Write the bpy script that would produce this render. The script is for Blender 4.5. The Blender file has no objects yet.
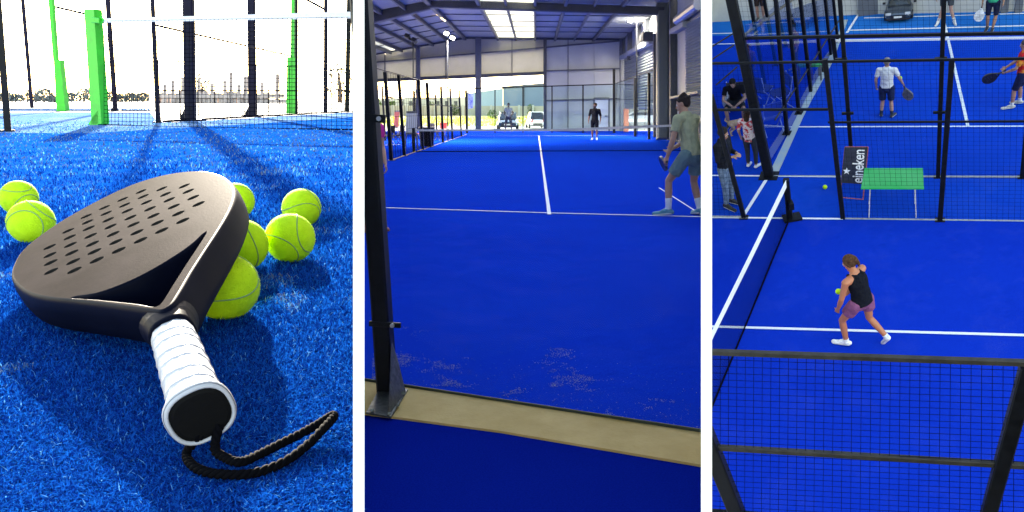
import bpy, math, random
from mathutils import Vector, Matrix
from mathutils.geometry import tessellate_polygon
random.seed(7)
R = math.radians
F = 800.0
PITCH = math.atan(148 / F)
SC = bpy.context.scene
COL = SC.collection

# ------------------------------------------------------------------ worlds (three courts, one camera)
RIGHT = Vector((1, 0, 0))
FWD = Vector((0, math.cos(PITCH), -math.sin(PITCH)))
UP = Vector((0, math.sin(PITCH), math.cos(PITCH)))

def ray(x, y):
    return RIGHT * ((x - 512) / F) + UP * ((256 - y) / F) + FWD

class World:
    """a court with its own level: up direction from the vanishing point of its posts, its heading and eye height"""
    def __init__(s, vp, head, H):
        d = ray(*vp)
        z = (-d).normalized()
        h = ray(*head)
        yv = (h - z * h.dot(z)).normalized()
        xv = yv.cross(z).normalized()
        s.rot = Matrix((xv, yv, z)).transposed()          # local -> global
        s.inv = s.rot.transposed()
        s.H = H
        s.M = s.rot.to_4x4() @ Matrix.Translation((0, 0, -H))
        s.cam = Vector((0, 0, H))
    def ray(s, x, y):
        return s.inv @ ray(x, y)
    def G(s, x, y, z=0.0):
        r = s.ray(x, y)
        return s.cam + r * ((z - s.H) / r.z)
    def at(s, x, y, depth):
        return s.cam + s.ray(x, y) * depth
    def depth(s, p):
        return (s.rot @ (p - s.cam)).dot(FWD)
    def proj(s, p):
        g = s.rot @ (p - s.cam)
        d = g.dot(FWD)
        return (512 + F * g.x / d, 256 - F * g.dot(UP) / d)

class Plane:
    """upright plane through two ground points"""
    def __init__(s, w, a, b):
        s.w = w
        s.a = w.G(*a) if len(a) == 2 else Vector(a)
        s.b = w.G(*b) if len(b) == 2 else Vector(b)
        s.u = (s.b - s.a); s.u.z = 0; s.u.normalize()
        s.n = Vector((-s.u.y, s.u.x, 0))
    def P(s, x, y):
        r = s.w.ray(x, y)
        t = (s.a - s.w.cam).dot(s.n) / r.dot(s.n)
        return s.w.cam + r * t

def vp_for(hx, hy, vx):
    """y of the plumb vanishing point so that the horizon passes (hx,hy)"""
    dx = (vx - 512) / F
    v = (hy - 256) / F
    return (vx, 256 + F * (-(1 + dx * (hx - 512) / F) / v))

L = World(vp_for(178, 100, 512), (178, 100), 0.219)
Mi = World(vp_for(535, 108, 512), (535, 108), 1.57)
Rt = World((875, 1400), (868, 100), 9.5)

# ------------------------------------------------------------------ materials
def mat(name, col, rough=.6, metal=0, noise=0.0, nscale=20, col2=None, bump=0, bscale=80, spec=.5, trans=0, thr=(.35, .65)):
    m = bpy.data.materials.new(name); m.use_nodes = True
    nt = m.node_tree; N = nt.nodes; K = nt.links
    b = N['Principled BSDF']
    b.inputs['Base Color'].default_value = (*col, 1)
    b.inputs['Roughness'].default_value = rough
    b.inputs['Metallic'].default_value = metal
    b.inputs['Specular IOR Level'].default_value = spec
    if noise or col2 or bump:
        tc = N.new('ShaderNodeTexCoord')
    if noise or col2:
        n = N.new('ShaderNodeTexNoise'); n.inputs['Scale'].default_value = nscale; n.inputs['Detail'].default_value = 6
        n.inputs['Roughness'].default_value = .65
        K.new(tc.outputs['Object'], n.inputs['Vector'])
        r = N.new('ShaderNodeValToRGB')
        r.color_ramp.elements[0].position = thr[0]; r.color_ramp.elements[1].position = thr[1]
        if col2 is None:
            r.color_ramp.elements[0].color = (*[c * (1 - noise) for c in col], 1)
            r.color_ramp.elements[1].color = (*[min(1, c * (1 + noise)) for c in col], 1)
        else:
            r.color_ramp.elements[0].color = (*col, 1); r.color_ramp.elements[1].color = (*col2, 1)
        K.new(n.outputs['Fac'], r.inputs['Fac']); K.new(r.outputs['Color'], b.inputs['Base Color'])
        rr = N.new('ShaderNodeMapRange'); rr.inputs['To Min'].default_value = max(.05, rough - .1); rr.inputs['To Max'].default_value = min(1, rough + .1)
        K.new(n.outputs['Fac'], rr.inputs['Value']); K.new(rr.outputs['Result'], b.inputs['Roughness'])
    if bump:
        n2 = N.new('ShaderNodeTexNoise'); n2.inputs['Scale'].default_value = bscale; n2.inputs['Detail'].default_value = 4
        K.new(tc.outputs['Object'], n2.inputs['Vector'])
        bp = N.new('ShaderNodeBump'); bp.inputs['Strength'].default_value = min(1, bump); bp.inputs['Distance'].default_value = .5 / bscale
        K.new(n2.outputs['Fac'], bp.inputs['Height']); K.new(bp.outputs['Normal'], b.inputs['Normal'])
    if trans:
        t = N.new('ShaderNodeBsdfTranslucent'); t.inputs['Color'].default_value = (*col, 1)
        mx = N.new('ShaderNodeMixShader'); mx.inputs['Fac'].default_value = trans
        out = N['Material Output']
        K.new(b.outputs[0], mx.inputs[1]); K.new(t.outputs[0], mx.inputs[2]); K.new(mx.outputs[0], out.inputs[0])
    return m

def turf_mat(name, dark, light, fine=160, sand=(.5, .52, .6), sand_amt=.0, sscale=3.0, rough=.75, sheen=0.0, trans=0, big=.3):
    """artificial turf: fibre grain, broad wear, patches of brushed-in sand"""
    m = bpy.data.materials.new(name); m.use_nodes = True
    nt = m.node_tree; N = nt.nodes; K = nt.links
    b = N['Principled BSDF']; b.inputs['Roughness'].default_value = rough
    b.inputs['Specular IOR Level'].default_value = 0
    if sheen:
        b.inputs['Sheen Weight'].default_value = sheen; b.inputs['Sheen Tint'].default_value = (.35, .6, 1, 1)
        b.inputs['Sheen Roughness'].default_value = .35
    tc = N.new('ShaderNodeTexCoord')
    n1 = N.new('ShaderNodeTexNoise'); n1.inputs['Scale'].default_value = fine; n1.inputs['Detail'].default_value = 5; n1.inputs['Roughness'].default_value = .75
    n2 = N.new('ShaderNodeTexNoise'); n2.inputs['Scale'].default_value = .6; n2.inputs['Detail'].default_value = 5
    n3 = N.new('ShaderNodeTexNoise'); n3.inputs['Scale'].default_value = sscale; n3.inputs['Detail'].default_value = 8; n3.inputs['Roughness'].default_value = .7
    for n in (n1, n2, n3): K.new(tc.outputs['Object'], n.inputs['Vector'])
    a = N.new('ShaderNodeMath'); a.operation = 'MULTIPLY_ADD'; a.inputs[1].default_value = big; K.new(n2.outputs['Fac'], a.inputs[0])
    K.new(n1.outputs['Fac'], a.inputs[2])
    r = N.new('ShaderNodeMapRange'); r.inputs['From Min'].default_value = .27 + big * .5; r.inputs['From Max'].default_value = .77 + big * .5; K.new(a.outputs[0], r.inputs['Value'])
    mx = N.new('ShaderNodeMix'); mx.data_type = 'RGBA'
    mx.inputs['A'].default_value = (*dark, 1); mx.inputs['B'].default_value = (*light, 1)
    K.new(r.outputs['Result'], mx.inputs['Factor'])
    last = mx.outputs['Result']
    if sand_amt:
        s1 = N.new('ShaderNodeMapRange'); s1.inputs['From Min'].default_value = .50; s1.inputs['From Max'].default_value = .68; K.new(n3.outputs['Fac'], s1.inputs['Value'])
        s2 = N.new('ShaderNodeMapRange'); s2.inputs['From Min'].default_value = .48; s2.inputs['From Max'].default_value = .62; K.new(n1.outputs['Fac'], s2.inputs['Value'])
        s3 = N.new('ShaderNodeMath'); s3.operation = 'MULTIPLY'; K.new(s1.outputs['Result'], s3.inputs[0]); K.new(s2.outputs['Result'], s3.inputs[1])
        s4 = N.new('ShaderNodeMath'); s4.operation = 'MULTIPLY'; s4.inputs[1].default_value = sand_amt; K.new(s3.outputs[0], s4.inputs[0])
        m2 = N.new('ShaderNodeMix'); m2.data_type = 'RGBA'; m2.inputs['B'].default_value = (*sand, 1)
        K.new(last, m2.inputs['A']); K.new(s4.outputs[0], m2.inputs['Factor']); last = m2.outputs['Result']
    K.new(last, b.inputs['Base Color'])
    bp = N.new('ShaderNodeBump'); bp.inputs['Strength'].default_value = .6; bp.inputs['Distance'].default_value = .6 / fine
    K.new(n1.outputs['Fac'], bp.inputs['Height']); K.new(bp.outputs['Normal'], b.inputs['Normal'])
    return m

def glass_mat(name, tint=(.85, .93, .97), refl=.05):
    m = bpy.data.materials.new(name); m.use_nodes = True
    nt = m.node_tree; N = nt.nodes; K = nt.links; N.clear()
    o = N.new('ShaderNodeOutputMaterial'); t = N.new('ShaderNodeBsdfTransparent'); t.inputs['Color'].default_value = (*tint, 1)
    g = N.new('ShaderNodeBsdfGlossy'); g.inputs['Roughness'].default_value = .03
    fr = N.new('ShaderNodeFresnel'); fr.inputs['IOR'].default_value = 1.3
    ml = N.new('ShaderNodeMath'); ml.operation = 'MULTIPLY'; ml.inputs[1].default_value = refl * 10; ml.use_clamp = True
    K.new(fr.outputs[0], ml.inputs[0])
    mx = N.new('ShaderNodeMixShader'); K.new(ml.outputs[0], mx.inputs['Fac']); K.new(t.outputs[0], mx.inputs[1]); K.new(g.outputs[0], mx.inputs[2])
    K.new(mx.outputs[0], o.inputs[0])
    return m

def emit_mat(name, col, s):
    m = bpy.data.materials.new(name); m.use_nodes = True
    b = m.node_tree.nodes['Principled BSDF']; b.inputs['Base Color'].default_value = (*col, 1)
    b.inputs['Emission Color'].default_value = (*col, 1); b.inputs['Emission Strength'].default_value = s
    return m

M_white = mat('white_divider_face', (.92, .90, .88), .7, noise=.03, nscale=3)
M_black = mat('black_powder_coat', (.005, .006, .009), .45, noise=.3, nscale=14, spec=.15)
M_navy = mat('sun_faded_dark_steel', (.006, .005, .020), .5, noise=.3, nscale=10, spec=.12)
M_green = mat('green_painted_steel', (.01, .52, .02), .4, noise=.15, nscale=9)
M_band = mat('white_net_band', (.82, .82, .8), .8, noise=.05, nscale=30)
M_net = mat('black_net_cord', (.004, .004, .008), .9, noise=.3, spec=0)
M_line = mat('white_court_paint', (.72, .74, .78), .8, noise=.12, nscale=60)
M_conc = mat('concrete', (.40, .27, .075), .85, col2=(.52, .37, .14), nscale=2.2, bump=.4, bscale=60)
M_pale = mat('pale_ground', (.35, .32, .30), .9, noise=.15, nscale=.4)
M_turfL = turf_mat('turf_blue_sunlit', (.0, .033, .24), (.0, .10, .44), fine=420, sand=(.25, .4, .55), sand_amt=.4, sscale=5)
M_turfLglare = turf_mat('turf_blue_glare', (.04, .13, .36), (.16, .28, .50), fine=40, sand=(.5, .5, .5), sand_amt=1.4, sscale=1.2)  # low-sun glare put into the colour, sand patches included
M_turfM = turf_mat('turf_blue_hall', (.0, .022, .37), (.0, .046, .54), fine=90, sand=(.2, .24, .35), sand_amt=.10, sscale=2.3)
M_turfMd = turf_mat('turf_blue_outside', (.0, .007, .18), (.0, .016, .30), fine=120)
M_turfR = turf_mat('turf_blue_court', (.0, .020, .33), (.0, .038, .47), fine=70, sand=(.2, .26, .4), sand_amt=.12, sscale=1.4)
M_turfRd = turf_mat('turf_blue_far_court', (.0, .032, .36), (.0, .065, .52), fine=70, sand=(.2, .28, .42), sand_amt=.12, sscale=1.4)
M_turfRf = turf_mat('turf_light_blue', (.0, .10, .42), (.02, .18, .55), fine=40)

# ------------------------------------------------------------------ mesh building
class MB:
    def __init__(s): s.v = []; s.f = []; s.mi = []; s.cur = 0
    def add(s, vs, fs):
        k = len(s.v); s.v += [Vector(p) for p in vs]
        for f in fs: s.f.append([i + k for i in f]); s.mi.append(s.cur)
        return s
    def hexa(s, p):   # 8 corners: bottom 4 ccw, top 4
        return s.add(p, [(3, 2, 1, 0), (4, 5, 6, 7), (0, 1, 5, 4), (1, 2, 6, 5), (2, 3, 7, 6), (3, 0, 4, 7)])
    def box(s, c, d, rz=0, m=None):
        c = Vector(c); x, y, z = d[0] / 2, d[1] / 2, d[2] / 2
        rm = Matrix.Rotation(rz, 3, 'Z') if m is None else m
        pts = [(-x, -y, -z), (x, -y, -z), (x, y, -z), (-x, y, -z), (-x, -y, z), (x, -y, z), (x, y, z), (-x, y, z)]
        return s.hexa([c + rm @ Vector(p) for p in pts])
    def bar(s, a, b, w, d=None, up=(0, 0, 1), bev=.12):
        """rectangular section bar with chamfered corners"""
        a = Vector(a); b = Vector(b); d = w if d is None else d
        t = (b - a).normalized(); u = Vector(up)
        if abs(t.dot(u)) > .95: u = Vector((0, 1, 0))
        x = t.cross(u).normalized(); y = x.cross(t).normalized()
        k = bev * min(w, d); hw, hd = w / 2, d / 2
        pr = [(-hw + k, -hd), (hw - k, -hd), (hw, -hd + k), (hw, hd - k), (hw - k, hd), (-hw + k, hd), (-hw, hd - k), (-hw, -hd + k)]
        vs = [a + x * p[0] + y * p[1] for p in pr] + [b + x * p[0] + y * p[1] for p in pr]
        n = 8
        return s.add(vs, [tuple(range(n))[::-1], tuple(range(n, 2 * n))] + [(i, (i + 1) % n, n + (i + 1) % n, n + i) for i in range(n)])
    def tube(s, pts, r, n=8, cap=True):
        pts = [Vector(p) for p in pts]
        rs = r if isinstance(r, (list, tuple)) else [r] * len(pts)
        base = len(s.v); fs = []; vs = []
        u = None
        for i, p in enumerate(pts):
            t = (pts[min(i + 1, len(pts) - 1)] - pts[max(i - 1, 0)]).normalized()
            if u is None:
                u = t.cross(Vector((0, 0, 1)))
                if u.length < .1: u = t.cross(Vector((0, 1, 0)))
            u = (u - t * u.dot(t)).normalized(); w = t.cross(u)
            for k in range(n):
                a = 2 * math.pi * k / n
                vs.append(p + (u * math.cos(a) + w * math.sin(a)) * rs[i])
        for i in range(len(pts) - 1):
            for k in range(n):
                fs.append((i * n + k, i * n + (k + 1) % n, (i + 1) * n + (k + 1) % n, (i + 1) * n + k))
        if cap:
            fs.append(tuple(range(n))[::-1]); fs.append(tuple(range((len(pts) - 1) * n, len(pts) * n)))
        return s.add(vs, fs)
    def quad(s, a, b, c, d, thick, n=None):
        """slab: four corners and a thickness along normal n"""
        a, b, c, d = map(Vector, (a, b, c, d))
        nn = (b - a).cross(d - a).normalized() if n is None else Vector(n).normalized()
        o = nn * thick
        return s.hexa([a, b, c, d, a + o, b + o, c + o, d + o])
    def wire_grid(s, a, b, c, d, nu, nv, r):
        """woven mesh in the quad a(0,0) b(1,0) c(1,1) d(0,1)"""
        a, b, c, d = map(Vector, (a, b, c, d))
        for i in range(nu + 1):
            t = i / nu; s.tube([a.lerp(b, t), d.lerp(c, t)], r, 3, False)
        for i in range(nv + 1):
            t = i / nv; s.tube([a.lerp(d, t), b.lerp(c, t)], r, 3, False)
        return s
    def ball(s, c, r, nu=20, nv=12, sc=(1, 1, 1), m=None):
        c = Vector(c); vs = []; fs = []
        for j in range(1, nv):
            th = math.pi * j / nv
            for i in range(nu):
                ph = 2 * math.pi * i / nu
                p = Vector((math.sin(th) * math.cos(ph) * sc[0], math.sin(th) * math.sin(ph) * sc[1], math.cos(th) * sc[2])) * r
                if m: p = m @ p
                vs.append(c + p)
        for e in (1, -1):
            p = Vector((0, 0, e * r * sc[2]));  p = m @ p if m else p
            vs.append(c + p)
        T = len(vs) - 2
        for j in range(nv - 2):
            for i in range(nu):
                fs.append((j * nu + i, (j + 1) * nu + i, (j + 1) * nu + (i + 1) % nu, j * nu + (i + 1) % nu))
        for i in range(nu):
            fs.append((T, i, (i + 1) % nu)); fs.append((T + 1, (nv - 2) * nu + (i + 1) % nu, (nv - 2) * nu + i))
        return s.add(vs, fs)
    def mesh(s, name, mats, org=Vector((0, 0, 0)), smooth=False):
        me = bpy.data.meshes.new(name)
        me.from_pydata([tuple(p - org) for p in s.v], [], s.f)
        for m in (mats if isinstance(mats, (list, tuple)) else [mats]): me.materials.append(m)
        if any(s.mi): me.polygons.foreach_set('material_index', s.mi)
        if smooth: me.polygons.foreach_set('use_smooth', [True] * len(me.polygons))
        me.update()
        return me

ORG = {}
def tag(o, label=None, cat=None, group=None, kind=None):
    if label: o['label'] = label
    if cat: o['category'] = cat
    if group: o['group'] = group
    if kind: o['kind'] = kind
    return o
def thing(name, label, cat, w, loc, yaw=0.0, group=None, extra=None):
    e = bpy.data.objects.new(name, None); COL.objects.link(e); e.empty_display_size = .1
    m = w.M @ Matrix.Translation(loc) @ Matrix.Rotation(yaw, 4, 'Z')
    if extra is not None: m = m @ extra
    e.matrix_world = m
    ORG[e.name] = Vector(loc) if (yaw == 0 and extra is None) else Vector((0, 0, 0))
    return tag(e, label, cat, group)
def part(name, mb, m, parent, label=None, smooth=False):
    org = ORG[parent.name]
    me = mb.mesh(name, m, org, smooth) if isinstance(mb, MB) else mb
    o = bpy.data.objects.new(name, me); COL.objects.link(o); o.parent = parent
    ORG[o.name] = org
    if label: o['label'] = label
    return o
def solo(name, mb, m, w, loc, label=None, cat=None, group=None, kind=None, smooth=False):
    loc = Vector(loc)
    o = bpy.data.objects.new(name, mb.mesh(name, m, loc, smooth)); COL.objects.link(o)
    o.matrix_world = w.M @ Matrix.Translation(loc)
    ORG[o.name] = loc
    return tag(o, label, cat, group, kind)
def copy_tree(o, parent=None, label=None):
    c = o.copy(); COL.objects.link(c); c.parent = parent
    ORG[c.name] = ORG.get(o.name, Vector((0, 0, 0)))
    for ch in list(o.children): copy_tree(ch, c)
    if label: c['label'] = label
    return c

def poly_sheet(w, pts, z=0.0):
    """flat polygon sheet on the ground from ground points"""
    mb = MB(); vs = [Vector((p[0], p[1], z)) for p in pts]
    tri = tessellate_polygon([vs])
    mb.add(vs, [t if (vs[t[1]] - vs[t[0]]).cross(vs[t[2]] - vs[t[0]]).z > 0 else t[::-1] for t in tri])
    return mb
def strip(w, a, b, width, z=.008, mb=None, th=.003):
    """painted line between two ground points"""
    mb = mb or MB(); a = Vector(a); b = Vector(b); a.z = b.z = z
    n = (b - a).cross(Vector((0, 0, 1))).normalized() * width / 2
    mb.add([a - n, a + n, b + n, b - n], [(0, 1, 2, 3)])
    return mb
def pxm(w, p):       # metres per pixel at a point
    return w.depth(p) / F

def fence(w, label, plane, posts=(), rails=(), meshes=(), glass=(), m=M_black, plates=True, name='court_fence', cat='fence', group=None, glassm=None, wire=.0022, wm=None):
    base = plane.P(*posts[0][0]) if posts else plane.a
    t = thing(name, label, cat, w, (base.x, base.y, 0), group=group)
    for b, top, wd, *mm in posts:
        p = plane.P(*b); q = plane.P(*top); k = pxm(w, p)
        mb = MB().bar(p, q, wd * k, wd * k * .8, up=plane.n)
        o = part('post', mb, mm[0] if mm else m, t)
        if plates:
            pl = MB().box(p + Vector((0, 0, .006)), (wd * k * 2, wd * k * 1.8, .012), math.atan2(plane.u.y, plane.u.x))
            part('base_plate', pl, m, o)
    for a, b, wd, *mm in rails:
        p = plane.P(*a); q = plane.P(*b); k = min(pxm(w, p), pxm(w, q))
        part('rail', MB().bar(p, q, wd * k * .8, wd * k, up=(0, 0, 1)), mm[0] if mm else m, t)
    for c, cell in meshes:
        P = [plane.P(*q) for q in c]
        nu = max(2, int((P[1] - P[0]).length / cell)); nv = max(2, int((P[3] - P[0]).length / cell))
        part('mesh_panel', MB().wire_grid(*P, min(nu, 260), min(nv, 160), wire), wm or M_net, t)
    for c in glass:
        P = [plane.P(*q) for q in c]
        part('glass_panel', MB().quad(*P, .012, n=plane.n), glassm or M_glass, t)
    return t
M_glass = glass_mat('fence_glass', refl=.04)
M_glassR = glass_mat('fence_glass_tinted', (.70, .76, .95), refl=.03)
M_glassN = glass_mat('near_glass', (.97, .98, 1), refl=.015)

# ------------------------------------------------------------------ camera, light
cam = bpy.data.objects.new('camera', bpy.data.cameras.new('camera')); COL.objects.link(cam)
cam.data.sensor_width = 36; cam.data.sensor_fit = 'HORIZONTAL'; cam.data.lens = 36 * F / 1024
cam.data.clip_start = .02; cam.data.clip_end = 3000
cam.matrix_world = Matrix((RIGHT, UP, -FWD)).transposed().to_4x4()
SC.camera = cam
SUN_EL = R(18)
r0 = ray(178, 100); AZ = math.atan2(r0.x, r0.y)           # to the right of +Y positive
sd = Vector((math.sin(AZ) * math.cos(SUN_EL), math.cos(AZ) * math.cos(SUN_EL), math.sin(SUN_EL)))
sun = bpy.data.objects.new('sun', bpy.data.lights.new('sun', 'SUN')); COL.objects.link(sun)
sun.data.energy = 5.0; sun.data.angle = R(.6); sun.data.color = (1, .95, .86)
sun.rotation_euler = (-sd).to_track_quat('-Z', 'Y').to_euler()
wd = bpy.data.worlds.new('World'); SC.world = wd; wd.use_nodes = True
sky = wd.node_tree.nodes.new('ShaderNodeTexSky'); sky.sky_type = 'NISHITA'; sky.sun_disc = False
sky.sun_elevation = SUN_EL; sky.sun_rotation = AZ
sky.air_density = 1.0; sky.dust_density = 0.6; sky.ozone_density = .6
bg = wd.node_tree.nodes['Background']; bg.inputs['Strength'].default_value = .12
wd.node_tree.links.new(sky.outputs[0], bg.inputs[0])
SC.view_settings.view_transform = 'Standard'; SC.view_settings.look = 'None'
SC.view_settings.gamma = 1; SC.view_settings.exposure = EXPO = 2.85
SC.view_settings.use_white_balance = True; SC.view_settings.white_balance_temperature = 7300; SC.view_settings.white_balance_tint = 10
SC.cycles.max_bounces = 6; SC.cycles.transparent_max_bounces = 24; SC.cycles.use_denoising = True
SC.cycles.diffuse_bounces = 3
SC.cycles.caustics_reflective = False; SC.cycles.caustics_refractive = False

# ------------------------------------------------------------------ added scene dividers, raised above the view to block the sun
W0 = L
class _Id:      # plain global frame
    M = Matrix.Identity(4)
M_sides = mat('grey_low_bounce_side', (.16, .17, .19), .9)  # kept dark to cut sun bounce onto the left turf
def divider(x0, x1, label, far=60, top=-300, sides=(2, 1)):
    mb = MB(); d0 = .34
    a0, a1 = x0, x1
    def q(d, shrink):
        return [ray(a0 + shrink, 640) * d, ray(a1 - shrink, 640) * d, ray(a1 - shrink, top) * d, ray(a0 + shrink, top) * d]
    n = q(d0, 0); f = q(far, .9)
    mb.add(n + f, [(0, 1, 2, 3), (7, 6, 5, 4), (1, 0, 4, 5), (2, 1, 5, 6), (3, 2, 6, 7), (0, 3, 7, 4)])
    mb.mi = [0, 1, 1, sides[0], 1, sides[1]]  # side tones steer bounce: grey damps it, white feeds the hall
    solo('added_divider', mb, [M_white, M_sides, M_white], _Id, (0, 0, 0), label, 'wall')
divider(353, 364.4, 'added white divider between the racket close-up and the hall with the cars')
divider(701, 712, 'added white divider between the hall court and the court seen from above', sides=(2, 2))
# ================================================================== LEFT COURT: racket and balls close up
w = L
def gsheet(w, name, pts, z, m, kind='structure'):
    return solo(name, poly_sheet(w, [w.G(*p) for p in pts], z), m, w, (0, 0, z), kind=kind)
gsheet(w, 'ground', [(-700, 100.6), (352, 100.6), (356.5, 116), (357.5, 700), (-500, 1200), (-900, 300)], -.004, M_pale)
gsheet(w, 'court_turf', [(-300, 133), (90, 133), (158, 129), (250, 124), (357, 117), (357.6, 700), (-300, 1100)], 0, M_turfL)
gsheet(w, 'glare_paled_turf', [(-300, 112.5), (20, 112.8), (150, 112.2), (158, 123.0), (250, 118), (356.8, 112), (357, 117), (250, 124), (158, 129), (90, 133), (-300, 133)], 0, M_turfLglare)  # far turf whitened by its colour to imitate low-sun glare
gsheet(w, 'far_turf', [(-300, 108.2), (150, 108.2), (150, 111.0), (-300, 111.0)], .0, M_turfLglare)
# low turf fibres, thinning out with distance
def fibres():
    mb = MB(); rnd = random.Random(3)
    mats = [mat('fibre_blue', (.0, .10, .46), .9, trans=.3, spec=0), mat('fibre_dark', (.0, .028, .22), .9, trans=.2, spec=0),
            mat('fibre_pale', (.08, .30, .60), .9, trans=.3, spec=0), mat('fibre_sand_glare', (.16, .21, .28), .9, spec=0)]
    n = 0
    vs, fs, mi = mb.v, mb.f, mb.mi
    from mathutils import noise
    while n < 150000:
        px = rnd.uniform(-30, 356); py = 120 + 410 * rnd.random() ** .8
        p = w.G(px, py)
        d = w.depth(p)
        L_ = (.0045 + .004 * rnd.random()) * (.7 + .55 * d) if d < 3 else .012
        wd_ = max(.0007, .0009 * d)
        a = rnd.uniform(0, 6.283); l = rnd.uniform(.3, 1.1)
        u = Vector((math.cos(a), math.sin(a), 0)); s_ = Vector((-u.y, u.x, 0)) * wd_
        mid = p + u * L_ * .5 * l + Vector((0, 0, L_ * .6)); tip = p + u * L_ * l * (1.1) + Vector((0, 0, L_ * rnd.uniform(.35, .95)))
        k = len(vs)
        vs += [p - s_ * .6, p + s_ * .6, mid + s_ * .5, mid - s_ * .5, tip]
        fs += [(k, k + 1, k + 2, k + 3), (k + 3, k + 2, k + 4)]
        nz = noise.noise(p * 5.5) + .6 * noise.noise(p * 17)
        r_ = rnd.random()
        fd = min(1, max(0, (d - 1.3) / 3.5))  # more pale and sandy fibres with distance: glare painted in
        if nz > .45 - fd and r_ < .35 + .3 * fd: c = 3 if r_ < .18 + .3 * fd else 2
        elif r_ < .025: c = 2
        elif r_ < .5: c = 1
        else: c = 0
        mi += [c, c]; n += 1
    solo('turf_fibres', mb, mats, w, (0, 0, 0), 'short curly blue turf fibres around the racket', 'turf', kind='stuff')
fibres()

# ---- racket
A_ = w.G(12, 280, .042); C_ = w.at(160, 305, .60); T_ = w.G(195, 170, .132)
RN = (C_ - A_).cross(T_ - A_).normalized()
if RN.z < 0: RN = -RN
def U(x, y, off=0.0):
    r = w.ray(x, y); return w.cam + r * ((A_ + RN * off - w.cam).dot(RN) / r.dot(RN))
def smooth_closed(pts, n=3):
    """Catmull-Rom resampling of a closed outline"""
    out = []; k = len(pts)
    for i in range(k):
        p0, p1, p2, p3 = pts[i - 1], pts[i], pts[(i + 1) % k], pts[(i + 2) % k]
        for j in range(n):
            t = j / n
            out.append(0.5 * ((2 * p1) + (-p0 + p2) * t + (2 * p0 - 5 * p1 + 4 * p2 - p3) * t * t + (-p0 + 3 * p1 - 3 * p2 + p3) * t ** 3))
    return out
outer_px = [(148, 311), (125, 308), (100, 304.5), (70, 301), (46, 298.5), (28, 294), (16, 286), (10, 276), (12.5, 264), (21, 250.5), (37, 237), (58, 222.5), (82, 208.5),
            (107, 195.5), (133, 184), (160, 175.5), (185, 171), (205, 170.3), (221, 174), (231.5, 181), (236, 190), (234.5, 201), (229, 214), (219, 231), (206, 251), (192, 273), (181, 292), (172, 305), (160, 311.5)]
throat_px = [(71, 297.2), (95, 293.5), (120, 285), (145, 273.5), (170, 259), (190, 245.5), (206.5, 231), (199, 244), (187, 262), (173, 284), (161, 302.5), (154, 306.2), (138, 303.6), (110, 300.6), (88, 298.6)]
zz = [(198,388),(200,420),(203,450),(205,485),(273,323),(279,349),(282,379),(287,411),(293,446),(298,481),(345,265),(350,288),(355,313),(363,343),(370,375),(378,406),(387,440),
      (418,230),(425,253),(433,279),(442,306),(453,336),(464,367),(475,401),(491,197),(499,220),(510,243),(522,270),(534,298),(548,329),(562,361),
      (564,166),(573,186),(586,209),(600,235),(614,263),(630,291),(647,322),(647,155),(662,177),(677,199),(695,226),(713,254),(731,283),(737,144),(753,165),(773,190),(794,216)]
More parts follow.
